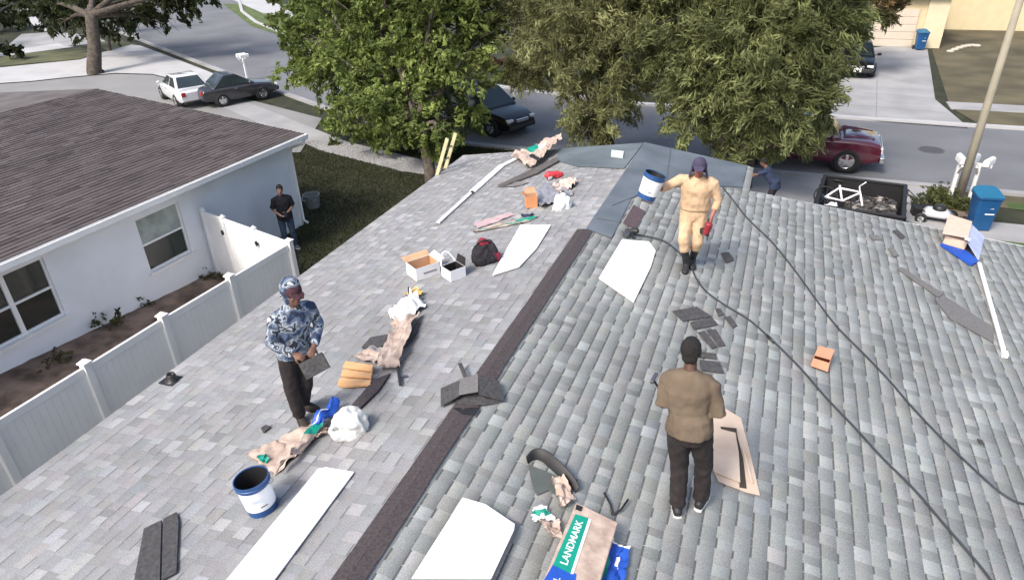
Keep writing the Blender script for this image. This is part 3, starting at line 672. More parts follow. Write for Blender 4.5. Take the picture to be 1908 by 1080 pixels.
tanroot=r_

# neighbour by the wall
fp=G(543,463); 
J=base_pose(el=(-.25,.0,1.13),wl=(-.06,.26,1.10),dl=(.8,.5,.1),nl=(0,-.5,.8),er=(.26,.0,1.13),wr=(.10,.25,1.02),dr=(-.7,.6,.0),nr=(0,-.3,.9),face=(.25,1,-.25),al=(-.12,-.04,.09),tl=(-.16,.1,.08))
r_,j_=person('man in black shirt and jeans standing on the lawn beside the white gate',fp,facing(.75,-.66),J,dict(skin=skin_l,shirt=blackc,trousers=jeans,shoe=mat('grey_shoe',(.12,.12,.13),.7),sole=whitesole,sleeve=.42,hem=-.08,vox=.011,seed=20),1.07)
hair(r_,J['head'],J['face'],(0,.1,1),1.0,low=.4)
q=MB(); q.box((.0,.34,1.10),(.07,.012,.14),rz=.2); 
bpy.context.view_layer.update()
ph=empty('phone',r_.matrix_basis@V3((.02,.36,1.10)),0,'small phone in the hand of the man in black by the gate','phone'); q=MB(); q.box((0,0,0),(.075,.012,.15),rz=.9); q.build('case',blk,ph,bevel=.003); q=MB(); q.box((.006,-.008,0),(.064,.004,.13),rz=.9); q.build('screen',mat('screen',(.05,.06,.08),.1),ph)

# helper by the trailer, only his upper half shows over the roof edge
fp=G(1430,402)
J=base_pose(sl=(-.185,.20,1.36),sr=(.185,.20,1.36),neck=(0,.26,1.43),head=(0,.34,1.55),face=(0,1,-.6),co=(0,.04,0),el=(-.24,.42,1.25),wl=(-.16,.64,1.20),er=(.24,.38,1.15),wr=(.16,.60,1.05),hl=(-.09,-.06,.92),hr=(.09,-.06,.92),al=(-.14,-.1,.09),tl=(-.15,.04,.08))
r_,j_=person('man in navy shirt bending forward on the driveway left of the black trailer',fp,facing(-.93,.2),J,dict(skin=skin_b,shirt=navy,trousers=blackc,shoe=blackshoe,sole=blk,sleeve=.42,hem=-.06,vox=.012,seed=30,facep=True),1.02)
hair(r_,J['head'],J['face'],(0,.5,.8),1.0,low=.4)

# ------------------------------------------------------------------ things on the roof
paper=mat('white_film',(.70,.71,.72),.5,.02,2.5,.2,col2=(.86,.87,.88),bscale=5); greyside=mat('bundle_edge',(.30,.30,.29),.9,.2,30,.3)
card=mat('cardboard',(.50,.30,.17),.9,.1,4,.1,col2=(.60,.38,.23)); cardin=mat('cardboard_inside',(.56,.43,.32),.9,.08,3,.1,col2=(.66,.53,.42)); orange=mat('orange_card',(.62,.27,.12),.85,.1,5,.1)
pinkp=mat('kraft_wrapper',(.40,.30,.24),.8,.14,8,.3,col2=(.55,.44,.37),bscale=25); greenp=mat('green_print',(.0,.27,.19),.6,.1,8,.2); bluep=mat('blue_print',(.015,.08,.42),.5,.1,8,.2); whitep=mat('white_print',(.8,.8,.8),.6,.04,5)
bplast=mat('blue_plastic',(.02,.075,.22),.4,.1,5); wplast=mat('white_plastic',(.82,.82,.83),.4,.03,5); redp=mat('red_plastic',(.55,.04,.05),.5,.15,8); bag_=mat('pale_bag',(.76,.77,.76),.6,.1,10,.6,bscale=20); grayc=mat('grey_cloth',(.22,.23,.26),.9,.2,10,.6); rubber=mat('rubber',(.015,.015,.016),.6,.1,5)
def cent(ps):
    c=V3((0,0,0))
    for p in ps: c+=p
    return c/len(ps)
def slab(name,label,cat,px,m,th=.02,z0=.016,group=None,bevel=0,side=None):
    ps=[RF(*q) for q in px]; c=cent(ps); n=nrm(c); 
    ps=[p-n*(n.dot(p-c)) for p in ps]
    b=MB(); b.prism([p-c for p in ps],n,th,z0)
    if side: b.mi=[0]+[1]*(len(b.mi)-1)
    o=b.build(name,[m,side] if side else m,None,bevel=bevel); o.location=c; return tag(o,label,cat,group)
def crumple(name,px,mats,matfn=None,amp=.04,nu=22,nv=14,seed=0,z0=.012,th=.004,parent=None,loc=None,jit=.02,freq=7,lift=None):
    A,B,C_,D=[RF(*q) for q in px]; c=loc if loc is not None else cent([A,B,C_,D]); n=nrm(c); b=MB(); top=[];bot=[]
    for i in range(nu+1):
        for k in range(nv+1):
            u,v=i/nu,k/nv; p=A.lerp(B,u).lerp(D.lerp(C_,u),v)
            e=V3((noise.noise(V3((u*5,v*5,seed))),noise.noise(V3((u*5+9,v*5,seed))),0))*jit*2.0
            hgt=abs(noise.noise(V3((p.x*freq,p.y*freq,seed*3.1))))*amp*1.6+abs(noise.noise(V3((p.x*freq*2.3,p.y*freq*2.3,seed))))*amp*.45+(lift(u,v) if lift else 0)
            p=p+e+n*(z0+hgt); top.append(b.V(p-c)); bot.append(b.V(p-c-n*th))
    W_=nv+1
    for i in range(nu):
        for k in range(nv):
            q=(i*W_+k,(i+1)*W_+k,(i+1)*W_+k+1,i*W_+k+1); b.c=matfn((i+.5)/nu,(k+.5)/nv) if matfn else 0
            t=[top[x] for x in q]
            N=(b.v[t[1]]-b.v[t[0]]).cross(b.v[t[3]]-b.v[t[0]])
            if N.dot(n)<0: t=t[::-1]; bb=[bot[x] for x in q]
            else: bb=[bot[x] for x in q][::-1]
            b.face(t); b.face(bb)
    rim=[k for k in range(W_)]+[i*W_+nv for i in range(1,nu+1)]+[nu*W_+k for k in range(nv-1,-1,-1)]+[i*W_ for i in range(nu-1,0,-1)]
    b.c=0
    for a,d in zip(rim,rim[1:]+rim[:1]): b.face((top[a],top[d],bot[d],bot[a]))
    o=b.build(name,mats,parent,smooth=True,sub=1)
    if parent is None: o.location=c
    return o,c
def text(s_,size,M,m,parent,name='lettering',ext=.0006):
    cu_=bpy.data.curves.new(name,'FONT'); cu_.body=s_; cu_.size=size; cu_.extrude=ext; cu_.align_x='CENTER'; cu_.align_y='CENTER'; cu_.offset=size*.012
    o=bpy.data.objects.new(name,cu_); S.collection.objects.link(o); dg=bpy.context.evaluated_depsgraph_get(); me=bpy.data.meshes.new_from_object(o.evaluated_get(dg)); bpy.data.objects.remove(o)
    me.materials.clear(); me.materials.append(m); me.transform(M); o=bpy.data.objects.new(name,me); link(o,parent); return o

# white film covered slabs
gW='white release film sheets lying on the roof'
slab('film_sheet','long white film strip on the left slope running off the bottom of the view','plastic sheet',[(594,877),(608,874),(661,883),(505,1095),(415,1095)],paper,.012,.018,gW)
slab('film_sheet','narrow white film sheet near the ridge behind the red black tool bag','plastic sheet',[(970,422),(1027,422),(1000,466),(968,500),(918,516),(926,500)],paper,.012,.018,gW)
slab('film_sheet','pointed white film sheet at the feet of the tan roofer','plastic sheet',[(1158,449),(1208,453),(1221,470),(1212,500),(1180,566),(1115,521)],paper,.015,.018,gW)
o=slab('shingle_bundle','largest white wrapped shingle bundle with grey side at the bottom of the view','shingle bundle',[(860,943),(902,955),(956,992),(955,1003),(912,1095),(765,1095)],paper,.10,.016,None,side=greyside)
c=PR(960,1005); b=MB(); b.quad(V3((0,0,.03)),V3((.04,.01,.05)),V3((.05,-.05,.03)),V3((.01,-.06,.02))); 
# buckets
def bucket(label,base,axis,s=1.0,contents=True,labelface=None):
    root=empty('bucket',base,0,label,'bucket'); Z=V3(axis).normalized()
    r0,r1,H=.128*s,.148*s,.36*s; rr=lambda h:r0+(r1-r0)*h/H
    b=MB(); b.lathe((0,0,0),[(.001,0),(r0,0),(rr(.08*s),.08*s),(rr(.30*s),.30*s),(rr(.30*s)+.010,.302*s),(rr(.31*s)+.010,.325*s),(rr(.33*s)+.003,.33*s),(r1+.004,.35*s),(r1+.006,H),(r1-.004,H),(r0-.004,.02),(.001,.02)],36,Z); b.build('shell',bplast,root,smooth=False,bevel=.001)
    b=MB(); b.lathe((0,0,0),[(rr(.07*s)+.002,.07*s),(rr(.29*s)+.002,.29*s)],36,Z); b.build('paper_label',wplast,root,smooth=True)
    if contents:
        b=MB(); b.lathe((0,0,0),[(r0-.002,.12*s),(.001,.13*s)],30,Z); b.build('black_tar',rubber,root,smooth=True)
        b=MB(); b.lathe((0,0,0),[(rr(.13*s)-.006,.12*s),(rr(.2*s)-.0065,.2*s),(r1-.0065,.352*s)],30,Z); b.build('tar_lining',rubber,root,smooth=True)
    x,y,z=basis(Z); b=MB(); b.tube(smoothline([z*.315*s+x*(r1+.01)*math.cos(a)+y*(r1+.016)*math.sin(a)-z*.10*math.sin(a)*s for a in np.linspace(0,math.pi,9)],3),.003,6); b.build('handle',mat('wire',(.3,.3,.3),.4,.1,5,0,.8),root,smooth=True)
    f=(CAM-V3(base)); f=(f-z*f.dot(z)).normalized(); 
    for a,wd,hh,zz,mt in((.12,.06,.008,.12,blk),(-.15,.09,.03,.2,mat('label_smudge',(.55,.62,.72),.7))):
        p=f*math.cos(a)+z.cross(f)*math.sin(a); t=z.cross(p); b=MB(); b.box(p*(rr(zz*s)+.0032)+z*zz*s,(wd,.002,hh),X=t,Y=p,Z=z); b.build('label_mark',mt,root)
    return root
bucket('open blue bucket with white label and black tar, left of the long film strip',PL(490,945,.01),(-.10,-.02,1),1.0)
hp=place(tanroot,(.66,.36,1.20)); bucket('white and blue bucket carried out to the side by the tan roofer',hp,(.30,.12,1),.98)
# nail gun of the tan roofer
h=place(tanroot,(-.21,.24,.80)); ng=empty('nail_gun',h,rzt,'red and black nail gun hanging from the left hand of the tan roofer','nail gun')
b=MB(); b.tube([(0,0,.0),(.03,-.02,-.13)],[.052,.045],12); b.ell((0,0,.02),.055,.055,.04); fuse(b,'motor_body',mat('dark_red_plastic',(.25,.02,.03),.5,.15,8),ng,.007,1)
b=MB(); b.bar((0,.0,0),(.0,-.14,.04),.035,.04); b.build('grip',blk,ng,bevel=.008)
b=MB(); b.bar((0,.02,-.13),(.06,-.12,-.10),.05,.03); b.lathe((.05,-.1,-.12),[(.001,-.03),(.06,-.03),(.06,.03),(.001,.03)],20); b.build('nail_magazine',blk,ng,bevel=.004)
b=MB(); b.tube([(0,0,-.15),(0,0,-.22)],[.018,.012],8); b.build('nose',MATS['steel'],ng)

# saddle of cap shingles astride the ridge
gd='loose dark shingle pieces on the roof'
sroot=empty('cap_shingle_pile',RF(880,745),0,'pile of dark cap shingles bent across the ridge in the centre','shingle pile')
def rel(q,h=0,c=None):
    p=RF(*q); return p+nrm(p)*h-c
c=sroot.location.copy()
def plate(b,px,h,th=.008,c=None,warp=None):
    ps=[RF(*q)+V3((0,0,hh)) for q,hh in zip(px,h if hasattr(h,'__len__') else [h]*len(px))]
    n=(ps[1]-ps[0]).cross(ps[2]-ps[0]).normalized(); 
    if n.z<0: n=-n
    b.prism([p-c for p in ps],n,th)
lt=mat('light_cap',(.15,.147,.145),.92,.15,30,.4,bscale=150)
for k,(px_,hh,mt) in enumerate([([(822,728),(858,722),(858,752),(822,762)],(.03,.10,.10,.03),darksh),([(858,722),(892,716),(893,750),(856,752)],(.11,.14,.14,.11),lt),([(892,718),(930,722),(940,748),(938,754),(893,752)],(.14,.09,.05,.05,.12),darksh),([(824,742),(868,738),(900,738),(938,752),(900,760),(860,758)],(.03,.06,.07,.03,.04,.04),darksh)]):
    b=MB(); plate(b,px_,hh,.008,c); b.build('cap_piece',mt,sroot,bevel=.002)
b=MB(); b.bar(RF(871,722)+V3((0,0,.10))-c,RF(858,690)+V3((0,0,.10))-c,.045,.008); b.build('cap_strip',darksh,sroot)
b=MB(); plate(b,[(845,765),(895,765),(885,778),(862,776)],(.035,.04,.03,.03),.006,c); b.build('cap_piece',blk,sroot)
# loose dark pieces: (outline, label)
bits=[([(1252,582),(1297,574),(1326,592),(1272,601)],'dark shingle piece, uppermost of the five scattered above the brown shirt roofer'),
 ([(1284,603),(1326,594),(1337,607),(1292,616)],'dark shingle piece just under the uppermost of the scattered five'),
 ([(1299,622),(1312,619),(1336,648),(1326,652)],'narrow dark shingle piece, left half of the split pair above the roofer'),
 ([(1316,617),(1333,616),(1351,646),(1339,648)],'narrow dark shingle piece, right half of the split pair above the roofer'),
 ([(1299,657),(1332,661),(1336,671),(1300,668)],'thin dark shingle piece right beside the head of the brown shirt roofer'),
 ([(1303,673),(1340,677),(1349,698),(1306,693)],'broad dark shingle piece just right of the head of the brown shirt roofer'),
 ([(1332,577),(1341,577),(1349,588),(1338,591)],'tiny dark shingle scrap beside the hose, above its small twin'),
 ([(1348,593),(1360,591),(1373,609),(1365,613)],'small dark shingle scrap under the tiny one beside the hose'),
 ([(1343,474),(1357,472),(1368,487),(1352,492)],'small square dark scrap alone on the slope right of the tan roofer'),
 ([(1662,432),(1672,430),(1686,443),(1680,448)],'slender curled dark scrap close to the far edge below the trailer'),
 ([(1654,465),(1663,462),(1674,478),(1664,481)],'small dark scrap between the long grey strip and the far edge'),
 ([(1618,440),(1634,440),(1644,449),(1626,449)],'faint grey scrap nearest the trailer at the far edge of the roof'),
 ([(1670,503),(1680,501),(1757,549),(1748,556)],'long thin grey shingle strip pointing at the big grey piece'),
 ([(1819,820),(1828,822),(1833,830),(1824,828)],'tiny dark chip beneath the right hand hose'),
 ([(1742,562),(1756,552),(1850,612),(1850,640),(1768,595)],'largest grey shingle sheet lying beside the white pole on the right'),
 ([(487,800),(497,794),(506,798),(492,809)],'tiny black chip left of the feet of the camouflage roofer'),
 ([(1160,418),(1180,384),(1202,396),(1184,428)],'maroon ridge cap piece lying right of the blue grey strip'),
 ([(1194,374),(1210,349),(1226,352),(1214,382)],'maroon ridge cap piece directly under the carried bucket')]
md=mat('maroon_shingle',(.085,.06,.068),.92,.2,30,.4)
for px_,lb in bits:
    o=slab('shingle_piece',lb,'shingle piece',px_,md if 'maroon' in lb else (lt if 'grey' in lb else darksh),.009,.018,gd)
    if 'largest' in lb or 'uppermost of the five' in lb or 'broad' in lb: pass
pb=empty('shingle_board',PL(295,1020),0,'tall dark shingle sheet split by a groove at the bottom left','shingle sheet'); c=pb.location.copy()
for px_ in([(270,988),(303,972),(300,1095),(250,1095)],[(306,970),(331,957),(335,975),(331,1070),(303,1085)]):
    b=MB(); plate(b,px_,.02,.012,c); b.build('shingle_half',darksh,pb,bevel=.003)
vp_=PL(322,710); vroot=empty('vent_pipe',vp_,0,'small black vent stub on the left slope near the fence','vent pipe')
b=MB(); b.lathe((0,0,0),[(.10,.015),(.06,.03),(.055,.10),(.045,.12),(.045,.07),(.001,.07)],20); b.build('pipe',blk,vroot,smooth=True); b=MB(); b.box((0,0,.012),(.26,.2,.012)); b.build('flashing',rubber,vroot)

# front heap: wrapped shingle bundle with torn paper
tb=empty('wrapped_shingle_bundle',PR(1085,1020),0,'torn bundle wrapped in kraft paper with green LANDMARK band and blue ends','shingle bundle'); c=tb.location.copy()
NRm=NR
def PT(q,h): return PR(*q,h)-c
Aq,Bq,Cq,Dq=[PT(q,.18) for q in((1074,934),(1152,972),(1108,1120),(1010,1085))]
b=MB(); b.prism([Dq,Cq,Bq,Aq],NR,.16,-.16); b.build('bundle_body',pinkp,tb,bevel=.012)
def strip4(name,q4,m,h=.182,th=.003): b=MB(); b.prism([PT(q,h) for q in q4],NR,th); return b.build(name,m,tb)
strip4('green_band',[(1072,957),(1097,965),(1063,1068),(1030,1052)],greenp); strip4('band_border',[(1097,965),(1102,967),(1068,1069),(1063,1068)],whitep,.183)
strip4('blue_end',[(1030,1052),(1074,1069),(1064,1125),(998,1105)],bluep)
p0=PT((1084,962),.187);p1=PT((1047,1060),.187); d=(p0-p1).normalized(); up=NR.cross(d); mid=(p0+p1)/2
Mt=Matrix((d,up,NR)).transposed().to_4x4(); Mt.translation=mid; text('LANDMARK',.085,Mt,whitep,tb)
strip4('black_print',[(1074,939),(1086,944),(1083,952),(1072,948)],blk); 
Mt2=Mt.copy(); Mt2.translation=PT((1038,1078),.187); text('L',.07,Mt2,whitep,tb,'logo')
o,_=crumple('blue_wrapper',[(1134,1010),(1170,1030),(1160,1100),(1118,1090)],[bluep,whitep,greenp],lambda u,v:1 if (.45<u<.7 and .35<v<.6) or v<.04 else (2 if u<.1 else 0),.05,14,14,5,.04); tag(o,'blue printed wrapper paper with white square tucked right of the kraft bundle','wrapper')
o,_=crumple('torn_wrapper',[(1026,898),(1045,896),(1072,940),(1040,952)],[pinkp],None,.12,12,16,8,.03,jit=.02); tag(o,'twisted torn kraft paper between the black curl and the wrapped bundle','wrapper')
o,_=crumple('green_white_wrapper',[(990,952),(1008,950),(1040,976),(992,972)],[whitep,greenp],lambda u,v:1 if .3<v<.65 else 0,.06,14,10,3,.03); tag(o,'small green and white wrapper scrap left of the wrapped bundle','wrapper')
o,_=crumple('torn_wrapper',[(1000,980),(1040,975),(1044,1012),(1020,1000)],[pinkp],None,.08,10,10,18,.03); tag(o,'kraft paper scrap under the green and white scrap','wrapper')
# curled black felt
b=MB(); pth=[PR(*q) for q in((984,866),(995,858),(1010,862),(1028,878),(1045,893),(1060,906),(1071,920))]; pth=smoothline(pth,4); fc0=pth[0].copy(); n=len(pth)
lo=[];hi=[];lo2=[];hi2=[]
for i,p in enumerate(pth):
    t=(pth[min(i+1,n-1)]-pth[max(i-1,0)]).normalized(); s_=NR.cross(t); hgt=.03+.12*math.sin(math.pi*min(1,.15+i/n*.75))
    lo.append(b.V(p+NR*.015-fc0)); hi.append(b.V(p+NR*(hgt)+s_*.03-fc0)); lo2.append(b.V(p+NR*.015+s_*.008-fc0)); hi2.append(b.V(p+NR*hgt+s_*.038-fc0))
for i in range(n-1):
    b.face((lo[i],lo[i+1],hi[i+1],hi[i])); b.face((hi2[i],hi2[i+1],lo2[i+1],lo2[i])); b.face((hi[i],hi[i+1],hi2[i+1],hi2[i]))
o=b.build('roofing_felt',rubber,None,smooth=True); o.location=fc0; tag(o,'curled black felt strip standing above the wrapped bundle','roofing felt')
slab('felt_sheet','grey green felt sheet lying under the curled black strip','roofing felt',[(984,868),(1030,886),(1068,925),(1045,932),(1022,915),(1000,925),(990,900)],mat('grey_green_felt',(.085,.10,.095),.9,.1,5,.3),.008,.016)
b=MB(); q0=PR(1140,962); b.tube([PR(1124,924)+NR*.05-q0,PR(1136,945)+NR*.04-q0,NR*.03],.010,8); b.tube([PR(1168,938)+NR*.06-q0,PR(1155,955)+NR*.04-q0,NR*.03],.010,8)
o=b.build('strap',rubber,None,smooth=True); o.location=q0; tag(o,'forked black strap sticking out beyond the wrapped bundle','strap')

# flattened carton beside the brown shirt roofer
cb=empty('flattened_carton',PR(1365,850),0,'flattened pale carton with dark torn inside right of the brown shirt roofer','carton'); c=cb.location.copy()
b=MB(); plate(b,[(1325,775),(1352,765),(1380,782),(1400,860),(1415,926),(1390,920),(1338,900),(1322,865)],.022,.006,c); b.build('base_panel',cardin,cb)
b=MB(); plate(b,[(1324,802),(1368,812),(1375,850),(1378,905),(1330,885),(1323,862)],(.05,.06,.055,.045,.04,.04),.005,c); b.build('raised_flap',cardin,cb)
b=MB(); plate(b,[(1371,808),(1384,860),(1390,914),(1377,912),(1376,870),(1366,845),(1372,835)],.031,.004,c); plate(b,[(1341,803),(1371,806),(1371,815),(1342,807)],.062,.003,c); b.build('torn_gap',mat('dark_paper',(.05,.04,.03),.9),cb)
b=MB(); b.bar(PR(1381,840)+NR*.05-c,PR(1399,905)+NR*.04-c,.02,.012); b.build('folded_edge',cardin,cb)
# small box
bx=empty('small_carton',PR(1531,678),R_(-12),'small orange brown carton alone on the right slope under the hose','carton')
b=MB(); L,W_,H=.18,.27,.15
for cc,ss in(((0,0,.025),(L,W_,.006)),((-L/2,0,.07),(.005,W_,.09)),((L/2,0,.07),(.005,W_,.09)),((0,W_/2,.07),(L,.005,.09)),((0,.02,.117),(L,W_*.9,.005))): b.box((cc[0],cc[1],cc[2]*1.35),(ss[0],ss[1],ss[2]*(1.4 if ss[2]>.05 else 1)))
b.build('box_shell',mat('orange_brown_card',(.55,.28,.17),.85,.1,5,.1),bx); b=MB(); b.quad((-L/2,-W_/2,.14),(L/2,-W_/2,.13),(L/2+.01,-W_/2-.07,.05),(-L/2-.01,-W_/2-.06,.06)); b.build('open_flap',mat('red_card',(.6,.22,.13),.85),bx)

# hoses
def hose(label,pts,r=.0105,extra=()):
    P=[RF(*q) for q in pts]; c=P[0].copy(); L=smoothline([p+nrm(p)*(.024+r)-c for p in P],7)
    b=MB(); b.tube(L,r,8); root=empty('air_hose',c,0,label,'hose'); b.build('tube',mat('hose_rubber',(.035,.04,.045),.6,.1,5),root,smooth=True)
    for q in extra:
        p=RF(*q[0])+nrm(RF(*q[0]))*.035-c; p2=RF(*q[1])+nrm(RF(*q[1]))*.035-c; b=MB(); b.tube([p,p2],.019,10); b.build('coupling',blk,root,smooth=True)
hose('dark air hose running from behind the tan roofer along the upper right slope',[(1345,351),(1362,372),(1392,410),(1437,454),(1479,506),(1518,560),(1556,610),(1600,655),(1650,707),(1700,765),(1760,828),(1820,885),(1860,920),(1895,940),(1930,945)])
hose('dark air hose trailing from the feet of the tan roofer to the bottom right',[(1172,440),(1200,443),(1235,452),(1262,472),(1285,498),(1296,522),(1315,547),(1350,572),(1395,600),(1440,640),(1490,690),(1535,742),(1590,800),(1640,855),(1700,915),(1760,985),(1820,1055),(1850,1095)],.0115,[((1428,629),(1441,642))])
ns=empty('nail_gun',PR(1176,440),0,'black nail gun lying on the far tip of the pointed film sheet','nail gun')
b=MB(); b.tube([(-.10,.03,.06),(.06,.0,.10)],[.038,.045],12); b.ell((.08,0,.1),.045,.045,.045); fuse(b,'motor_body',blk,ns,.008,1)
b=MB(); b.bar((0,0,.08),(.06,-.15,.05),.035,.035); b.build('grip',rubber,ns,bevel=.006); b=MB(); b.lathe((-.06,-.08,.03),[(.001,0),(.06,0),(.06,.05),(.001,.05)],18); b.build('nail_magazine',MATS['steel'],ns); b=MB(); b.tube([(-.10,.03,.06),(-.17,.04,.04)],[.018,.012],8); b.build('nose',MATS['steel'],ns)

# left slope clutter
def carton_open(name,label,cat,px_front,depth_dir,H,m,mi,sz=None,flaps=True,rz=None):
    p=RF(*px_front); root=empty(name,p,rz,label,cat); L,W_=sz; b=MB(); t=.005
    b.box((0,0,.02),(L,W_,t)); b.box((-L/2,0,H/2+.02),(t,W_,H)); b.box((L/2,0,H/2+.02),(t,W_,H)); b.box((0,-W_/2,H/2+.02),(L,t,H)); b.box((0,W_/2,H/2+.02),(L,t,H)); b.build('box_walls',[m],root)
    b=MB(); b.box((0,0,.03),(L-.01,W_-.01,.004)); b.build('box_floor',mi,root)
    b=MB(); b.box((0,-W_/2+.006,H/2+.025),(L-.02,.004,H-.02)); b.box((0,W_/2-.006,H/2+.025),(L-.02,.004,H-.02)); b.box((-L/2+.006,0,H/2+.025),(.004,W_-.02,H-.02)); b.box((L/2-.006,0,H/2+.025),(.004,W_-.02,H-.02)); b.build('box_lining',mi,root)
    if flaps:
        for cc in flaps:
            b=MB(); b.quad(*[V3(q) for q in cc]); o=b.build('flap',mi if cc is flaps[0] else m,root); s=o.modifiers.new('s','SOLIDIFY'); s.thickness=.004
    return root
L,W_,H=.40,.30,.20
rz0=facing(-.62,.78)
r=carton_open('open_carton','open carton, white outside and brown inside, on the left slope','carton',(790,512),None,H,whitep,card,(L,W_),[[(-L/2,W_/2,H+.02),(L/2,W_/2,H+.02),(L/2+.02,W_/2+.12,H+.06),(-L/2-.02,W_/2+.13,H+.05)],[(L/2,-W_/2,H+.02),(L/2,W_/2,H+.02),(L/2+.09,W_/2,H+.07),(L/2+.09,-W_/2,H+.05)]],rz0+R_(18))
b=MB(); b.box((.03,-W_/2-.004,.11),(.22,.003,.03)); b.build('printed_bar',mat('grey_print',(.30,.26,.27),.8),r)
L,W_,H=.26,.24,.17
r=carton_open('white_pail','small square white pail with handle right of the open carton','pail',(846,517),None,H,wplast,blk,(L,W_),[[(L/2,-W_/2,H+.02),(L/2,W_/2,H+.02),(L/2+.03,W_/2-.02,H+.14),(L/2+.03,-W_/2+.02,H+.14)]],rz0+R_(20))
b=MB(); b.tube(smoothline([(-.13,.12,.18),(-.05,.20,.32),(.05,.20,.32),(.13,.12,.18)],5),.012,8); b.build('handle',wplast,r,smooth=True)
tbg=empty('tool_bag',RF(905,488),rz0,'slumped black and dark red tool bag beside the narrow film sheet','bag')
b=MB(); b.loft([((0,0,.01),.19,.13),((0,0,.10),.20,.14),((0,0,.22),.17,.11),((0,.01,.30),.12,.07)],(1,0,0),20,3); fuse(b,'bag_body',blackc,tbg,.012,3,.02,9,3)
b=MB(); b.loft([((-.02,.0,.24),.08,.07),((-.02,.02,.33),.09,.06),((0,.03,.37),.04,.03)],(1,0,0),16); fuse(b,'red_pouch',mat('dark_red_cloth',(.22,.01,.03),.85,.2,8,.3),tbg,.012,2,.015,12,5)
b=MB(); b.tube(smoothline([(-.14,0,.24),(-.10,-.03,.36),(.08,-.03,.36),(.13,0,.24)],5),.012,8); b.build('bag_handle',blk,tbg,smooth=True)
b=MB(); b.loft([((.13,-.1,.05),.07,.03),((.14,-.1,.18),.07,.03)],(1,0,0),12); fuse(b,'side_pocket',MATS['dark_red_cloth'],tbg,.012,2,.006,12,5)
def cyltube(name,label,cat,a,b_,r,m,h=.03,group=None,profile=None):
    p=RF(*a)+nrm(RF(*a))*(r+h);q=RF(*b_)+nrm(RF(*b_))*(r+h); mb=MB(); mb.bar(V3((0,0,0)),q-p,r*2.2,r*1.6); o=mb.build(name,m,None,bevel=r*.4); o.location=p; return tag(o,label,cat,group)
gp=empty('drip_edge_bar',RF(817,418),0,'long white metal drip edge lying on the far left slope','metal strip'); c=gp.location.copy()
for a,e,wd in(((817,418),(884,357),.07),((881,360),(935,312),.13),((933,313),(990,285),.10)):
    b=MB(); p=RF(*a)+nrm(RF(*a))*.035-c;q=RF(*e)+nrm(RF(*e))*.035-c; b.bar(p,q,wd,.03); b.build('metal_length',white,gp,bevel=.005)
b=MB(); p=RF(880,362)-c+V3((0,0,.05)); b.box(p,(.05,.06,.03)); b.build('clip',rubber,gp)
wpole=empty('white_pole',PR(1822,494),0,'white painted pole lying at the far right of the roof','pole'); c=wpole.location.copy()
b=MB(); b.bar(NR*.04,PR(1869,664)+NR*.04-c,.055,.045); b.build('shaft',white,wpole,bevel=.01); b=MB(); b.bar(PR(1868,660)+NR*.04-c,PR(1870,668)+NR*.04-c,.075,.06); b.build('end_cap',wplast,wpole,bevel=.008)
# carton with blue side on the right
cr2=empty('shingle_carton',PR(1782,474),0,'half open tan and blue carton at the far right edge of the roof','carton'); c=cr2.location.copy()
b=MB(); plate(b,[(1762,418),(1804,436),(1795,470),(1749,457)],(.20,.24,.26,.22),.008,c); b.build('top_panel',mat('tan_card',(.62,.47,.37),.9,.08,5),cr2)
b=MB(); A_=[PR(*q)-c for q in((1749,457),(1795,470),(1818,500),(1812,495),(1765,470))]; b.prism([PR(1750,459)-c,PR(1797,473)-c,PR(1820,492)-c,PR(1808,498)-c],NR,.05,.02); b.build('blue_side',bluep,cr2)
b=MB(); plate(b,[(1804,437),(1832,447),(1822,490),(1795,470)],(.20,.06,.04,.20),.006,c); b.build('side_flap',mat('pale_blue_card',(.42,.47,.66),.8,.1,5),cr2)
b=MB(); plate(b,[(1790,468),(1800,472),(1797,476),(1788,473)],(.27,.27,.27,.27),.004,c); b.build('printed_mark',whitep,cr2)
b=MB(); b.prism([PR(1755,455)-c,PR(1795,468)-c,PR(1808,440)-c,PR(1765,425)-c],NR,.15,.02); b.build('carton_body',mat('tan_card'  ,(.62,.47,.37)),cr2,bevel=.004)

# debris row: top cluster
o,_=crumple('kraft_wrapper',[(952,298),(1046,268),(1050,276),(990,322)],[pinkp,greenp,whitep,rubber],lambda u,v:1 if (.25<u<.5 and v<.4) else (2 if .45<u<.6 and .2<v<.6 else (3 if .2<u<.27 and v>.5 else 0)),.10,26,12,11,.03,lift=lambda u,v:.05+.12*u); tag(o,'long kraft wrapper with green print at the far end of the roof','wrapper')
slab('wood_strip','dark narrow board lying under the far kraft wrapper','board',[(928,349),(1000,315),(1038,296),(1042,303),(1002,326),(940,350)],mat('dark_board',(.10,.09,.085),.9,.2,8,.2),.03,.02)
o,_=crumple('grey_rag',[(926,350),(950,341),(986,342),(960,350)],[mat('grey_strip',(.17,.165,.16),.9)],None,.02,10,6,21,.02); tag(o,'flat grey strip at the near tip of the dark narrow board','strip')
rb=empty('red_tool_case',RF(1030,333),rz0,'bright red plastic case lying open among the far debris','case')
b=MB(); b.loft([((-.16,0,.06),.03,.03),((-.1,0,.09),.07,.06),((.08,0,.08),.08,.06),((.2,.02,.06),.05,.04)],(0,1,0),16,3); fuse(b,'shell',redp,rb,.010,2,.012,10,3); b=MB(); b.tube(smoothline([(-.06,-.04,.04),(-.02,-.10,.05),(.04,-.09,.04)],4),.012,8); b.build('grip',rubber,rb)
b=MB(); b.box((-.08,-.09,.06),(.10,.012,.05),rz=.4); b.build('latch',whitep,rb)
o,_=crumple('pale_rag',[(1030,352),(1060,335),(1078,345),(1045,368)],[mat('peach_paper',(.6,.45,.38),.85,.15,8,.4)],None,.10,14,12,31,.02); tag(o,'crumpled peach paper right of the red case','paper')
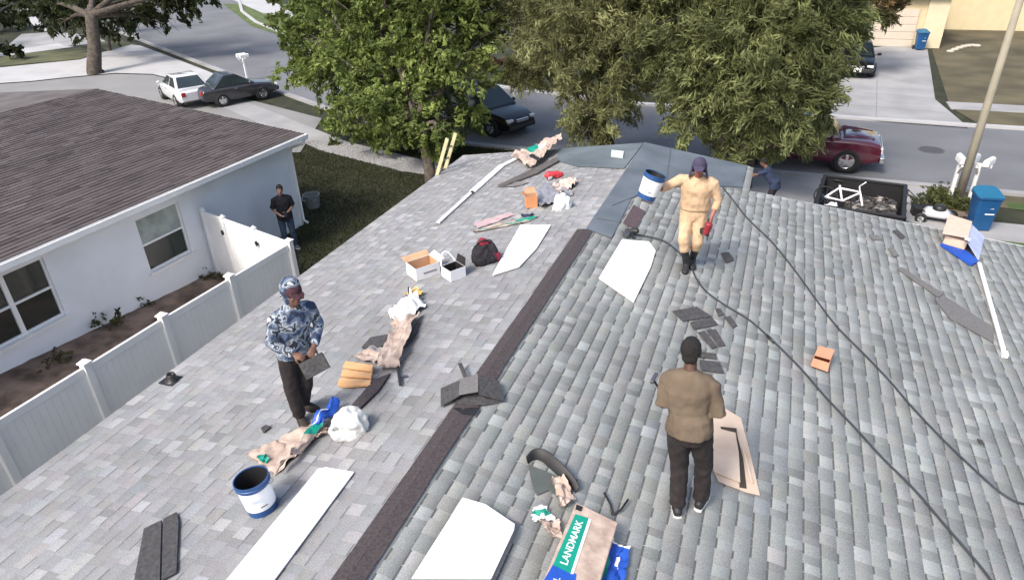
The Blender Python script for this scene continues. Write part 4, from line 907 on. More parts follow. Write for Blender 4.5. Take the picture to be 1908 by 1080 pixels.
o,_=crumple('grey_cloth',[(985,362),(1030,340),(1068,365),(1010,392)],[grayc],None,.09,16,14,32,.02); tag(o,'crumpled grey blue cloth between red case and white helmet','cloth')
ob=carton_open('orange_carton','upright torn orange carton among the far debris','carton',(990,386),None,.22,orange,card,(.2,.16),[[(-.1,.08,.24),(.1,.08,.24),(.08,.13,.34),(-.1,.12,.33)],[(-.1,-.08,.24),(-.1,.08,.24),(-.17,.06,.30),(-.17,-.06,.29)]],rz0-R_(10))
o,_=crumple('navy_cap',[(972,404),(994,400),(994,407),(972,409)],[navy],None,.05,10,6,33,.02); tag(o,'small dark blue lump beneath the orange carton','cloth')
def dome(name,label,px_,r,h,m,seed):
    p=RF(*px_); b=MB(); b.ell((0,0,h*.35),r,r*.9,h*.75); b.ell((-r*.6,-r*.3,h*.25),r*.6,r*.6,h*.4); root=empty(name,p,rz0,label,'bag'); fuse(b,'bag_body',m,root,.012,2,.03,7,seed); b=MB(); b.tube([(-r*.7,-r*.4,h*.5),(-r*1.0,-r*.5,h*.7),(-r*1.1,-r*.5,h*.62)],[.02,.016,.03],8); b.build('tied_end',m,root,smooth=True); return root
dome('white_bag','smooth round white bag at the end of the far debris row',(1047,388),.15,.24,bag_,41)
dome('white_bag','round translucent white bag beside the blue tipped wrapper near the camouflage roofer',(655,803),.17,.24,mat('cream_bag',(.66,.66,.62),.6,.08,8,.4,bscale=20),44)
o,_=crumple('printed_wrapper',[(882,436),(905,426),(1005,404),(985,415)],[pinkp,greenp,whitep,rubber],lambda u,v:3 if u<.1 else (1 if .3<u<.46 else (1 if .6<u<.95 and v>.6 else 0)),.03,30,8,51,.016); tag(o,'flat pink and green printed wrapper strip above the narrow film sheet','wrapper')
o,_=crumple('printed_wrapper',[(880,418),(950,398),(960,402),(890,428)],[mat('faded_pink',(.45,.33,.34),.85,.1,6)],None,.02,18,6,53,.014); tag(o,'faded pink wrapper strip just beyond the printed one','wrapper')
# middle cluster
o,_=crumple('sack',[(722,590),(765,552),(795,572),(752,612)],[bag_,mat('yellow_paper',(.55,.38,.12),.8),rubber],lambda u,v:2 if v<.10 else 0,.12,18,14,61,.03,lift=lambda u,v:.10*math.sin(math.pi*u)*math.sin(math.pi*v)); tag(o,'white sack with black edge lying on the left slope','sack')
o,_=crumple('yellow_scrap',[(752,552),(775,540),(792,550),(775,560)],[MATS['yellow_paper']],None,.05,8,8,62,.02); tag(o,'yellow paper scrap at the far end of the white sack','paper')
o,_=crumple('kraft_wrapper',[(745,610),(785,590),(748,690),(704,697)],[pinkp],None,.09,22,14,63,.05,lift=lambda u,v:.06*math.sin(math.pi*v)); tag(o,'long twisted kraft wrapper below the white sack','wrapper')
o,_=crumple('kraft_wrapper',[(728,606),(750,598),(758,612),(735,625)],[pinkp],None,.06,10,10,64,.04); tag(o,'small kraft paper fold touching the white sack','wrapper')
slab('shingle_piece','dark shingle offcut partly under the long twisted kraft wrapper','shingle piece',[(676,652),(692,634),(738,626),(735,642),(708,652)],darksh,.03,.02,gd)
o,_=crumple('kraft_wrapper',[(655,672),(690,652),(728,652),(700,682)],[pinkp,mat('grey_kraft',(.26,.24,.24),.9,.2,6)],lambda u,v:1 if u>.6 else 0,.06,16,12,66,.03); tag(o,'crumpled kraft paper just above the orange cartons','wrapper')
for i,(px_,lb) in enumerate([([(648,684),(700,692),(697,702),(642,695)],'farthest of the three stacked flat orange cartons'),([(642,697),(697,704),(694,712),(638,708)],'middle one of the three stacked flat orange cartons'),([(636,710),(694,714),(692,722),(640,726),(630,722)],'nearest of the three stacked flat orange cartons')]):
    slab('flat_carton',lb,'carton',px_,mat('orange_flat',(.66,.38,.18),.85,.12,6,.1),.035,.02+.02*(2-i),'flat orange cartons below the kraft wrapper',bevel=.006)
slab('cap_strip','dark length of ridge cap leading from the orange cartons towards the wrapper','shingle strip',[(697,712),(728,700),(706,732),(664,772),(646,778),(655,762)],MATS['cap_shingle'],.02,.018)
slab('dark_underside','dark narrow shingle offcut along the right edge of the twisted wrapper','shingle piece',[(776,607),(784,604),(776,625),(755,650),(750,650),(762,628)],darksh,.02,.02,gd)
lr=empty('utility_knife',RF(743,700),0,'black handled roofing tool lying right of the twisted wrapper','tool'); c=lr.location.copy()
b=MB(); b.bar(RF(740,676)-c+V3((0,0,.04)),RF(747,722)-c+V3((0,0,.04)),.035,.03); b.build('handle',blk,lr,bevel=.006); b=MB(); b.bar(RF(745,706)-c+V3((0,0,.04)),RF(760,704)-c+V3((0,0,.03)),.03,.008); b.build('blade',MATS['steel'],lr)
# near cluster
o,_=crumple('kraft_wrapper',[(462,850),(600,782),(612,800),(512,888)],[pinkp],None,.04,30,14,71,.014,jit=.03); tag(o,'wide spread of kraft paper behind the open bucket','wrapper')
o,_=crumple('blue_green_wrapper',[(612,770),(640,762),(560,858),(520,895)],[pinkp,greenp,bluep,whitep],lambda u,v:(2 if v<.16 else (3 if (v<.42 and .4<u<.6) else (2 if v<.42 else (1 if v<.62 else 0)))),.07,14,28,73,.05,lift=lambda u,v:.07*math.sin(math.pi*u)); tag(o,'rolled wrapper printed blue and green pointing at the open bucket','wrapper')
o,_=crumple('kraft_wrapper',[(585,822),(600,812),(634,804),(626,812)],[pinkp],None,.05,14,6,75,.04); tag(o,'thin kraft paper tongue between rolled wrapper and round bag','wrapper')
o,_=crumple('green_scrap',[(482,856),(498,852),(502,866),(488,868)],[greenp],None,.06,8,8,76,.03); tag(o,'bright green scrap at the rim of the open bucket','wrapper')
slab('ridge_plate','small pale plate on the blue grey underlayment','plate',[(1140,284),(1163,287),(1161,298),(1139,295)],mat('pale_plate',(.5,.58,.56),.7),.03,.03)
# ladder leaning on the far left corner
ld=empty('ladder',G(812,345),0,'yellowish extension ladder leaning on the far left corner of the roof','ladder'); c=ld.location.copy()
E1=PL(848,300); top=[AY(822,262,E1.y+.05),AY(849,248,E1.y+.05)]
pal=mat('fibreglass',(.55,.50,.30),.6,.1,5); base=[V3((top[0].x-.85,top[0].y+.75,0)),V3((top[1].x-.85,top[1].y+.75,0))]
w_=(top[1]-top[0]); w_.z=0; w_=w_.normalized()*.42; t2=AX(849,248,-6.45); top=[t2-V3((0,.42,0)),t2]; base=[V3((q_.x-1.45,q_.y,0)) for q_ in top]
for q,p in zip(base,top): b=MB(); b.bar(q-c,p-c,.03,.08); b.build('rail',pal,ld,bevel=.005)
for i in range(13):
    t=.06+i*.072; a=base[0].lerp(top[0],t)-c; e=base[1].lerp(top[1],t)-c; b=MB(); b.tube([a,e],.016,8); b.build('rung',MATS['steel'],ld,smooth=True)

# ------------------------------------------------------------------ vehicles
carblack=mat('black_paint',(.006,.006,.007),.3,.1,2,coat=.35,spec=.3); marpaint=mat('maroon_paint',(.085,.010,.025),.22,.12,2,coat=1); chrome=mat('chrome',(.6,.6,.6),.2,.05,3,0,1); tyre=mat('tyre',(.018,.018,.019),.85,.2,20,.3)
cglass=mat('car_glass',(.03,.042,.045),.07,.15,1,spec=.7); lampm=mat('headlamp',(.7,.7,.68),.12,.05,3); whitepaint=mat('white_car_paint',(.62,.63,.64),.25,.04,2,coat=1); redlamp=mat('tail_lamp',(.35,.01,.01),.2); plasticblk=mat('black_trim',(.02,.02,.021),.6)
def ringsec(b,x,w,z0,z1,tum=.9,crown=.02,rs=.10):
    pts=[(-w*.93,z0),(-w,z0+.14),(-w*1.0,(z0+z1)/2),(-w*.985,z1-rs),(-w*tum,z1-.02),(-w*tum*.55,z1+crown*.7),(0,z1+crown)]
    pts=pts+[(-y,z) for y,z in pts[-2::-1]]
    return [b.V((x,y,z)) for y,z in pts]
def loftsecs(b,secs):
    R=[ringsec(b,*s) for s in secs]; n=len(R[0])
    for a,c in zip(R,R[1:]):
        for k in range(n): b.face((a[k],a[(k+1)%n],c[(k+1)%n],c[k]))
    b.face(R[0][::-1]); b.face(R[-1])
def wheel(root,x,y,r,side,wd=.24):
    b=MB(); Z=V3((0,side,0)); b.lathe((x,y,r),[(r*.62,-wd*.5),(r*.92,-wd*.5),(r,-wd*.34),(r,wd*.34),(r*.93,wd*.5),(r*.62,wd*.5),(r*.60,wd*.3),(r*.60,-wd*.3),(r*.62,-wd*.5)],28,Z); wr=b.build('wheel',tyre,root,smooth=True)
    b=MB(); xx,yy,zz=basis(Z); c=V3((x,y,r))
    b.lathe(c,[(r*.62,wd*.44),(r*.56,wd*.46),(r*.54,wd*.28),(r*.001,wd*.28)],24,Z)
    for k in range(5):
        a=k*2*math.pi/5+.3; d=xx*math.cos(a)+yy*math.sin(a); b.bar(c+d*r*.1+Z*wd*.42,c+d*r*.56+Z*wd*.44,r*.20,.03,up=Z)
    b.lathe(c,[(r*.16,wd*.36),(r*.15,wd*.48),(.001,wd*.48)],16,Z); b.build('rim',chrome,wr,bevel=.004)
    b=MB(); b.lathe((x,y-side*.01,r),[(r*1.16,-wd*.7),(r*1.16,wd*.36),(r*1.0,wd*.36)],28,Z); b.build('wheel_arch',plasticblk,root,smooth=True)
def greenhouse(root,x0,x1,w,z0,tx0,tx1,tw,z1,paint,pane_mat,rear=True):
    b=MB(); lo=[V3((x0,-w,z0)),V3((x1,-w,z0)),V3((x1,w,z0)),V3((x0,w,z0))]; hi=[V3((tx0,-tw,z1)),V3((tx1,-tw,z1)),V3((tx1,tw,z1)),V3((tx0,tw,z1))]
    iv=[b.V(p) for p in lo+hi]; m1=b.V((tx0*.8+tx1*.2,0,z1+.03)); m2=b.V((tx0*.2+tx1*.8,0,z1+.03))
    for q in((0,1,5,4),(1,2,6,5),(2,3,7,6),(3,0,4,7)): b.face([iv[k] for k in q])
    b.face((iv[4],iv[5],m2,m1)); b.face((iv[6],iv[7],m1,m2)); b.face((iv[5],iv[6],m2)); b.face((iv[7],iv[4],m1)); b.face((iv[3],iv[2],iv[1],iv[0]))
    b.build('cabin',paint,root,bevel=.05,seg=3)
    def pane(P,name):
        A,B,C_,D=P; g=lambda u,v:A.lerp(B,u).lerp(D.lerp(C_,u),v); n=(B-A).cross(D-A).normalized(); q=[g(*t) for t in((.06,.10),(.94,.10),(.92,.90),(.08,.90))]; bb=MB(); bb.prism([p for p in q],n,.012,-.002); bb.build(name,pane_mat,root)
    pane([lo[1],lo[2],hi[2],hi[1]],'windscreen')
    if rear: pane([lo[3],lo[0],hi[0],hi[3]],'rear_window')
    for sgn,(a,c,e,f) in((-1,(lo[0],lo[1],hi[1],hi[0])),(1,(lo[2],lo[3],hi[3],hi[2]))):
        if sgn==-1: g=lambda u,v:a.lerp(c,u).lerp(f.lerp(e,u),v)
        else: g=lambda u,v:a.lerp(c,u).lerp(f.lerp(e,u),v)
        for u0,u1 in((.05,.47),(.53,.93)):
            q=[g(u0,.1),g(u1,.1),g(u1,.88),g(u0,.88)]; n=(q[1]-q[0]).cross(q[3]-q[0]).normalized(); bb=MB(); bb.prism(q,n,.012,-.002); bb.build('side_window',pane_mat,root)
def car(name,label,cat,loc,rz,paint,L,W_,hb,ht,kind='suv',r=.36,detail=True):
    root=empty(name,loc,rz,label,cat); h=W_/2; z0=.30
    if kind=='pickup':
        secs=[(-L/2,h*.95,.45,hb-.02),(-L/2+.06,h*.98,.42,hb),(-L/2+.9,h,.35,hb),(L/2-1.35,h,.33,hb+.02),(L/2-.9,h,.33,hb+.02),(L/2-.35,h*.97,.36,hb-.02),(L/2-.08,h*.93,.40,hb-.10),(L/2,h*.88,.44,hb-.22)]
    else:
        secs=[(-L/2,h*.86,.42,hb-.12),(-L/2+.12,h*.95,.34,hb-.02),(-L/2+.8,h,.28,hb),(L/2-1.5,h,.26,hb),(L/2-1.1,h*.99,.27,hb-.02),(L/2-.5,h*.95,.28,hb-.10),(L/2-.15,h*.86,.32,hb-.22),(L/2,h*.74,.38,hb-.34)]
    b=MB(); loftsecs(b,secs)
    b.build('body',paint,root,smooth=True,bevel=.02)
    wx=L/2-.95 if kind!='pickup' else L/2-1.0
    rx_=-L/2+.9 if kind!='pickup' else -L/2+1.25
    for x in(wx,rx_):
        for s in(-1,1): wheel(root,x,s*(h-.10),r,s)
    if kind=='pickup':
        greenhouse(root,-L/2+2.0,L/2-1.25,h*.95,hb,-L/2+2.15,L/2-2.0,h*.78,ht,paint,cglass)
        b=MB(); b.box((-L/2+1.0,0,hb+.02),(1.75,W_*.80,.012)); b.build('bed_floor',plasticblk,root)
        for s in(-1,1): b=MB(); b.bar((-L/2+.08,s*h*.92,hb+.03),(-L/2+1.98,s*h*.92,hb+.03),.10,.10); b.build('bed_rail',paint,root,bevel=.02)
        b=MB(); b.box((L/2+.05,0,.52),(.16,W_*.98,.22)); b.build('bumper',chrome,root,bevel=.04,seg=3)
        b=MB(); b.box((L/2+.14,0,.50),(.02,W_*.42,.12)); b.build('bumper_intake',plasticblk,root)
        b=MB(); b.box((L/2+.005,0,.82),(.06,W_*.50,.26)); b.build('grille',chrome,root,bevel=.02); 
        for s in(-1,1): b=MB(); b.box((L/2-.035,s*h*.70,.80),(.14,.34,.22)); b.build('headlight',lampm,root,bevel=.03)
        b=MB(); loftsecs(b,[(L/2-1.2,h*.62,hb-.05,hb+.035),(L/2-.7,h*.60,hb-.1,hb+.04),(L/2-.25,h*.55,hb-.15,hb-.0)]); b.build('bonnet_bulge',paint,root,smooth=True)
    else:
        if kind=='suv': greenhouse(root,-L/2+.10,L/2-1.15,h*.93,hb-.02,-L/2+.45,L/2-2.05,h*.74,ht,paint,cglass)
        else: greenhouse(root,-L/2+.55,L/2-1.20,h*.90,hb-.02,-L/2+1.25,L/2-2.1,h*.68,ht,paint,cglass)
        b=MB(); b.box((L/2-.04,0,.42),(.12,W_*.78,.20)); b.build('bumper',plasticblk,root,bevel=.04)
        b=MB(); b.box((L/2-.045,0,hb-.34),(.10,W_*.36,.14)); b.build('grille',chrome,root,bevel=.02)
        for s in(-1,1): b=MB(); b.box((L/2-.14,s*h*.66,hb-.30),(.22,.30,.13)); b.build('headlight',lampm,root,bevel=.03); 
        for s in(-1,1): b=MB(); b.box((-L/2+.05,s*h*.74,hb-.18),(.14,.20,.2)); b.build('tail_light',redlamp,root,bevel=.02)
        if kind=='suv':
            for s in(-1,1): b=MB(); b.tube(smoothline([(-L/2+.6,s*h*.60,ht+.02),(-L/2+.8,s*h*.60,ht+.07),(L/2-2.4,s*h*.60,ht+.07),(L/2-2.2,s*h*.60,ht+.02)],3),.018,6); b.build('roof_rail',chrome,root,smooth=True)
    for s in(-1,1):
        b=MB(); b.ell((L/2-1.55,s*(h+.10),hb+.08),.07,.11,.08); b.bar((L/2-1.55,s*h*.9,hb+.03),(L/2-1.55,s*(h+.08),hb+.06),.05,.04); b.build('wing_mirror',paint,root,smooth=True)
        for x in(L/2-2.25,): b=MB(); b.box((x,s*(h+.012),hb-.12),(.16,.03,.03)); b.build('door_handle',chrome,root,bevel=.008)
    return root
tr=car('pickup_truck','maroon pickup truck parked on the street behind the leafy tree','pickup',(.85,25.30,.004),R_(-1),marpaint,5.4,1.95,1.12,1.80,'pickup',.41)
sv=car('parked_car','black car with pale roof rails parked at the kerb between the two trees','car',(-11.6,26.55,.004),R_(-24),carblack,4.75,1.9,1.0,1.66,'suv',.36)
fc_=car('parked_car','black car facing the street on the far driveway under the brownish tree','car',(3.75,41.6,.05),R_(-92),carblack,4.5,1.78,.92,1.42,'sedan',.33)
b=MB(); b.box((2.27,0,.46),(.02,.42,.2)); b.build('number_plate',whitep,fc_)
car('parked_car','white car parked on the grey driveway beyond the brown roof','car',(-28.3,26.9,.034),R_(150),whitepaint,4.4,1.75,.9,1.40,'sedan',.33)
car('parked_car','dark grey car parked beside the white one beyond the brown roof','car',(-25.6,27.6,.034),R_(62),mat('dark_grey_paint',(.035,.034,.037),.3,.1,2,coat=.8),3.9,1.7,.9,1.42,'sedan',.32)

# dump trailer with a white bicycle frame and junk
A0=G(1519,386,1.15); A1=G(1537,327,1.15); A2=G(1690,350,1.15); A3=G(1679,404,1.15)
tc_=(A0+A1+A2+A3)/4; tc_.z=0; ex=((A3-A0)+(A2-A1)); ex.z=0; Lx=((A3-A0).length+(A2-A1).length)/2; ex.normalize(); ey=V3((-ex.y,ex.x,0)); Ly=abs((A1-A0).dot(ey))*.5+abs((A2-A3).dot(ey))*.5
tl=empty('trailer',tc_,math.atan2(ex.y,ex.x),'black open topped dump trailer with junk on the driveway','trailer')
tb_=mat('trailer_black',(.012,.012,.013),.6,.2,5,.2)
for cc,ss in(((0,Ly/2,.83),(Lx,.06,.66)),((0,-Ly/2,.83),(Lx,.06,.66)),((Lx/2,0,.83),(.06,Ly-.06,.66)),((-Lx/2,0,.83),(.06,Ly-.06,.66))):
    b=MB(); b.box(cc,ss); n=int(max(ss[0],ss[1])/.5)
    for k in range(n+1):
        t=-.5+k/n
        if ss[0]>ss[1]: b.box((t*ss[0]*.96,cc[1]+math.copysign(.05,cc[1]),.83),(.05,.05,.6))
        else: b.box((cc[0]+math.copysign(.05,cc[0]),t*ss[1]*.9,.83),(.05,.05,.6))
    b.build('side_wall',tb_,tl)
for cc,ss in(((0,Ly/2,1.18),(Lx+.08,.10,.05)),((0,-Ly/2,1.18),(Lx+.08,.10,.05)),((Lx/2,0,1.182),(.10,Ly,.05)),((-Lx/2,0,1.182),(.10,Ly,.05))): b=MB(); b.box(cc,ss); b.build('top_rail',tb_,tl,bevel=.01)
b=MB(); b.box((0,0,.52),(Lx-.04,Ly-.04,.05)); b.build('floor',tb_,tl)
for s in(-1,1):
    for x in(-.42,.42): wheel(tl,x,s*(Ly/2+.18),.33,s,.2)
    b=MB(); b.box((0,s*(Ly/2+.16),.72),(1.7,.28,.03)); b.build('mudguard',tb_,tl,bevel=.01)
b=MB(); b.bar((Lx/2,-.4,.45),(Lx/2+.95,0,.42),.08,.1); b.bar((Lx/2,.4,.45),(Lx/2+.95,0,.42),.08,.1); b.tube([(Lx/2+.9,0,.45),(Lx/2+1.1,0,.45)],.05,8); b.build('hitch',tb_,tl)
o_=tl.matrix_basis
# junk
jr=empty('junk_heap',tc_+V3((0,0,.0)),math.atan2(ex.y,ex.x),'heap of dark shingle rubbish filling the right half of the trailer','rubbish')
b=MB(); nx,ny=44,30; hx,hy=Lx/2-.12,Ly/2-.12
def jh(x,y): return .56+max(0,.42*(1-((x-.55)/(hx*.85))**2)*(1-(y/hy)**2)+.16*noise.noise(V3((x*3,y*3,3)))+.12*noise.noise(V3((x*9,y*9,7))))
ids=[[b.V((-.35+(hx+.35)*i/nx,-hy+2*hy*k/ny,jh(-.35+(hx+.35)*i/nx,-hy+2*hy*k/ny))) for k in range(ny+1)] for i in range(nx+1)]
for i in range(nx):
    for k in range(ny): b.face((ids[i][k],ids[i+1][k],ids[i+1][k+1],ids[i][k+1]))
for i in range(160):
    x=random.uniform(-.3,hx-.1); y=random.uniform(-hy+.1,hy-.1); a=random.uniform(0,3); b.c=random.choice([0,0,0,1,2]); t=V3((math.cos(a),math.sin(a),random.uniform(-.4,.4))).normalized(); u=basis(t)[0]; b.box((x,y,jh(x,y)+.02),(random.uniform(.1,.34),random.uniform(.05,.16),.012),X=t,Y=u,Z=t.cross(u))
b.build('rubbish_pile',[mat('rubbish',(.04,.038,.036),.95,.4,9,.6,col2=(.09,.085,.08)),mat('rubbish_pale',(.25,.23,.21),.9,.2,8),mat('rubbish_grey',(.11,.11,.11),.9,.2,8)],jr)
bk=empty('bicycle',tl.matrix_basis@V3((-.38,-.05,.60)),math.atan2(ex.y,ex.x),'white framed bicycle thrown into the left half of the trailer','bicycle')
def wring(root,c,n,r):
    c=V3(c); x,y,z=basis(n); L=[c+x*r*math.cos(a)+y*r*math.sin(a) for a in np.linspace(0,2*math.pi,25)]; b=MB(); b.tube(L,.022,6,cap=False); wr=b.build('wheel',tyre,root,smooth=True)
    b=MB()
    for a in np.linspace(0,2*math.pi,13)[:-1]: b.tube([c,c+(x*math.cos(a)+y*math.sin(a))*r*.95],.003,4)
    b.tube([c-z*.04,c+z*.04],.02,8); b.build('spokes',chrome,wr)
N_=(.25,-.65,.7)
bx_,by_,bz_=basis(N_,(1,0,0)); q=lambda u,v:bx_*u+by_*v+V3((0,0,.40))
wring(bk,q(-.48,-.05),N_,.30); wring(bk,q(.48,-.05),N_,.30)
b=MB()
for a,e in(((-.48,-.05),(-.05,-.05)),((-.48,-.05),(-.18,.32)),((-.05,-.05),(-.20,.38)),((-.05,-.05),(.34,.30)),((-.18,.30),(.34,.33)),((.33,.36),(.48,-.05))): b.tube([q(*a),q(*e)],.028,8)
b.build('frame',wplast,bk,smooth=True)
b=MB(); b.tube([q(-.21,.38),q(-.24,.46)],.015,8); b.loft([(q(-.38,.47),.05,.02),(q(-.24,.49),.07,.025),(q(-.10,.48),.03,.02)],bz_,12); b.build('saddle',blk,bk,smooth=True)
b=MB(); b.tube([q(.33,.36),q(.30,.50)],.016,8); b.tube([q(.30,.50)-bz_*.28+bx_*.06,q(.30,.50),q(.30,.50)+bz_*.28+bx_*.06],.016,8); b.build('handlebar',wplast,bk,smooth=True)
wb=empty('white_bag',tl.matrix_basis@V3((-Lx/2+.35,-Ly/2+.5,.60)),.4,'white plastic bag in the near left corner of the trailer','bag'); b=MB(); b.ell((0,0,.30),.22,.16,.14); b.ell((.1,.05,.38),.10,.10,.10); b.ell((0,0,.12),.2,.15,.15); fuse(b,'bag_body',bag_,wb,.015,2,.04,7,9)
# lawn mower like machine
mw=empty('lawn_mower',G(1742,412),R_(-8),'black and white lawn mower standing on the driveway between trailer and blue bin','lawn mower')
b=MB(); b.loft([((-.35,0,.22),.2,.07),((-.25,0,.26),.27,.11),((.2,0,.26),.27,.11),((.35,0,.22),.2,.07)],(0,1,0),20,3); b.build('deck',whitepaint,mw,smooth=True)
b=MB(); b.lathe((.02,0,.32),[(.17,0),(.17,.12),(.13,.17),(.001,.18)],20); b.build('engine',blk,mw,smooth=True)
for x in(-.38,.38):
    for s in(-1,1): wheel(mw,x,s*.30,.13,s,.07)
b=MB()
for s in(-1,1): b.tube([(-.3,s*.2,.3),(-.85,s*.2,.75)],.014,8)
b.tube([(-.85,-.2,.75),(-.85,.2,.75)],.016,8); b.build('handle',blk,mw)
b=MB(); b.loft([((.42,-.34,.06),.08,.06),((.7,-.36,.08),.16,.10),((.98,-.34,.06),.08,.06)],(0,1,0),12); 
jb=empty('black_case',G(1716,402),.1,'low black case on the concrete right next to the trailer','case'); b=MB(); b.box((0,0,.16),(.55,.34,.28)); b.build('case_body',tb_,jb,bevel=.03); b=MB(); b.tube([(-.12,0,.31),(-.1,0,.36),(.1,0,.36),(.12,0,.31)],.012,6); b.build('handle',rubber,jb)

# bins
bluebin=mat('bin_blue',(.010,.08,.22),.45,.12,3,.1); binlid=mat('bin_lid',(.014,.12,.22),.45,.1,3)
def bin_(label,loc,rz):
    root=empty('wheelie_bin',loc,rz,label,'bin'); b=MB(); b.loft([((0,0,.06),.23,.25),((0,.0,.5),.26,.29),((0,.0,.98),.30,.34)],(1,0,0),24,6); b.build('bin_body',bluebin,root,bevel=.01)
    b=MB(); b.loft([((0,.0,.97),.325,.365),((0,.0,1.02),.325,.365)],(1,0,0),24,6); b.build('rim',bluebin,root,bevel=.01)
    b=MB(); b.loft([((0,.01,1.02),.33,.38),((0,.01,1.06),.32,.37),((0,.0,1.10),.24,.28)],(1,0,0),24,5); b.build('lid',binlid,root,bevel=.01)
    b=MB(); b.tube([(-.25,.38,.98),(.25,.38,.98)],.018,8); b.build('handle',bluebin,root,smooth=True)
    for s in(-1,1): b=MB(); b.lathe((s*.26,.26,.12),[(.001,-.03),(.12,-.03),(.12,.03),(.001,.03)],18,(1,0,0)); b.build('wheel',tyre,root)
    for z_,wd in((.72,.07),(.55,.14)): b=MB(); b.box((.06,-.318+.05*(0.98-z_),z_),(wd*1.6,.012,.03)); b.build('recycling_mark',whitep,root)
    return root
bin_('blue recycling bin on the grass verge beside the light pole',G(1820,426),R_(8))
bin_('blue bin standing against the cream garage wall across the street',G(1712,93,.045),R_(10))
bb=empty('grey_bucket',G(584,386),0,'grey bucket on the lawn by the corner of the pale blue house','bucket'); b=MB(); b.lathe((0,0,0),[(.001,0),(.20,0),(.26,.42),(.27,.44),(.24,.44),(.18,.03),(.001,.03)],24); b.build('shell',mat('grey_plastic',(.22,.23,.22),.6,.1,5),bb,smooth=False); b=MB(); b.tube(smoothline([(-.26,0,.40),(-.2,-.22,.30),(.2,-.22,.30),(.26,0,.40)],4),.008,6); b.build('handle',chrome,bb)
# light pole
pl=empty('light_pole',G(1782,381),0,'tall tan concrete light pole rising out of the planted bed','pole'); b=MB(); b.tube([(0,0,0),(0,0,3),(0,0,8.4)],[.125,.105,.07],16); b.build('shaft',mat('pole_concrete',(.33,.30,.23),.85,.12,2,.3),pl,smooth=True)
b=MB(); b.tube(smoothline([(0,0,8.2),(.1,.3,8.5),(.2,1.2,8.7)],4),.035,8); b.build('arm',MATS['pole_concrete'],pl,smooth=True); b=MB(); b.loft([((.2,1.1,8.7),.09,.05),((.22,1.5,8.72),.13,.06),((.24,1.8,8.72),.05,.03)],(1,0,0),12); b.build('lamp_head',greyside,pl,smooth=True)
# mailboxes
def mailbox(label,loc,rz,boxes,group,h=1.12):
    root=empty('mailbox',loc,rz,label,'mailbox',group); b=MB(); b.box((0,0,h/2),(.10,.10,h)); b.build('post',white,root,bevel=.008)
    if boxes>1: b=MB(); b.box((0,0,h-.02),(.62,.09,.08)); b.build('crossbar',white,root,bevel=.008)
    b=MB(); b.bar((0,.0,h-.32),(0,-.28,h-.02),.06,.06); b.build('brace',white,root)
    xs=[0] if boxes==1 else [-.2,.2]
    for x in xs:
        b=MB(); pr=[(-.085,0),(.085,0),(.085,.13),(.06,.19),(0,.215),(-.06,.19),(-.085,.13)]
        f=[b.V((x+a,-.26,h+.02+c)) for a,c in pr]; k=[b.V((x+a,.24,h+.02+c)) for a,c in pr]; n=len(pr)
        b.face(f); b.face(k[::-1])
        for i in range(n): b.face((f[i],k[i],k[(i+1)%n],f[(i+1)%n]))
        bo=b.build('letter_box',white,root,bevel=.008); b=MB(); b.box((x,.247,h+.11),(.15,.012,.17)); b.build('door',wplast,bo,bevel=.004)
    return root
gm='white mailboxes by the kerb'
mailbox('single white mailbox left of the light pole',G(1769,369),R_(5),1,gm)
mailbox('double white mailbox right of the light pole behind the blue bin',G(1806,372),R_(-30),2,gm)
mailbox('white double mailbox on the far left verge beyond the brown roof',G(462,152),R_(-25),2,gm,1.3)

# house across the street
hb_=empty('far_house',(8.0,50,0),0,'cream house with garage across the street at the top right','house')
def hf(o): o.location=-V3((8.0,50,0)); return o
creamw=mat('cream_stucco',(.62,.52,.33),.9,.05,2,.1)
b=MB(); b.prism([(-4,49.8,0),(8.9,49.8,0),(8.9,60,0),(-4,60,0)],(0,0,1),2.9); b.prism([(8.9,57.6,0),(27,57.6,0),(27,66,0),(8.9,66,0)],(0,0,1),2.9); hf(b.build('wall',creamw,hb_))
for cc_,ww_ in((8.35,1.1),(1.2,.7)): b=MB(); b.box((cc_,49.72,1.45),(ww_,.2,2.9)); hf(b.build('pier',mat('cream_pier',(.66,.58,.40),.9,.05,2,.1),hb_))
b=MB()
for k in range(5): b.box((4.7,49.75,.24+k*.44),(5.4,.06,.425))
hf(b.build('garage_door',mat('garage_peach',(.60,.52,.42),.7,.04,3),hb_,bevel=.01))
for x in(19,23): 
    b=MB(); b.box((x,57.57,1.75),(1.5,.08,1.3)); f=hf(b.build('window',white,hb_)); b=MB(); b.box((x,57.52,1.75),(1.34,.04,1.14)); b.build('pane',mkglass2(),f)
b=MB()
def hip(b,x0,x1,y0,y1,z,h,o=.5):
    x0-=o;x1+=o;y0-=o;y1+=o; m=(y0+y1)/2; r=(y1-y0)/2; a=[b.V(p) for p in((x0,y0,z),(x1,y0,z),(x1,y1,z),(x0,y1,z),(x0+r,m,z+h),(x1-r,m,z+h))]
    for q in((0,1,5,4),(1,2,5),(2,3,4,5),(3,0,4),(3,2,1,0)): b.face([a[k] for k in q])
hip(b,-4,8.9,49.8,60,2.9,1.9); hip(b,8.9,27,57.6,66,2.9,1.6); hf(b.build('roof',nbroof,hb_))
gardn=[]
for i in range(7):
    t=i/6; p=G(1770+50*t,98-8*math.sin(t*2.2)-t*4,.02); b=MB(); b.ell((0,0,.06),.22,.16,.10); o=b.build('edging_stone',mat('stone_pale',(.45,.42,.35),.9,.2,6,.3),None,smooth=True); o.location=p; tag(o,['first','second','third','fourth','fifth','sixth','last'][i]+' pale edging stone from the left in the curved row on the far lawn','stone','edging stones on the far lawn')

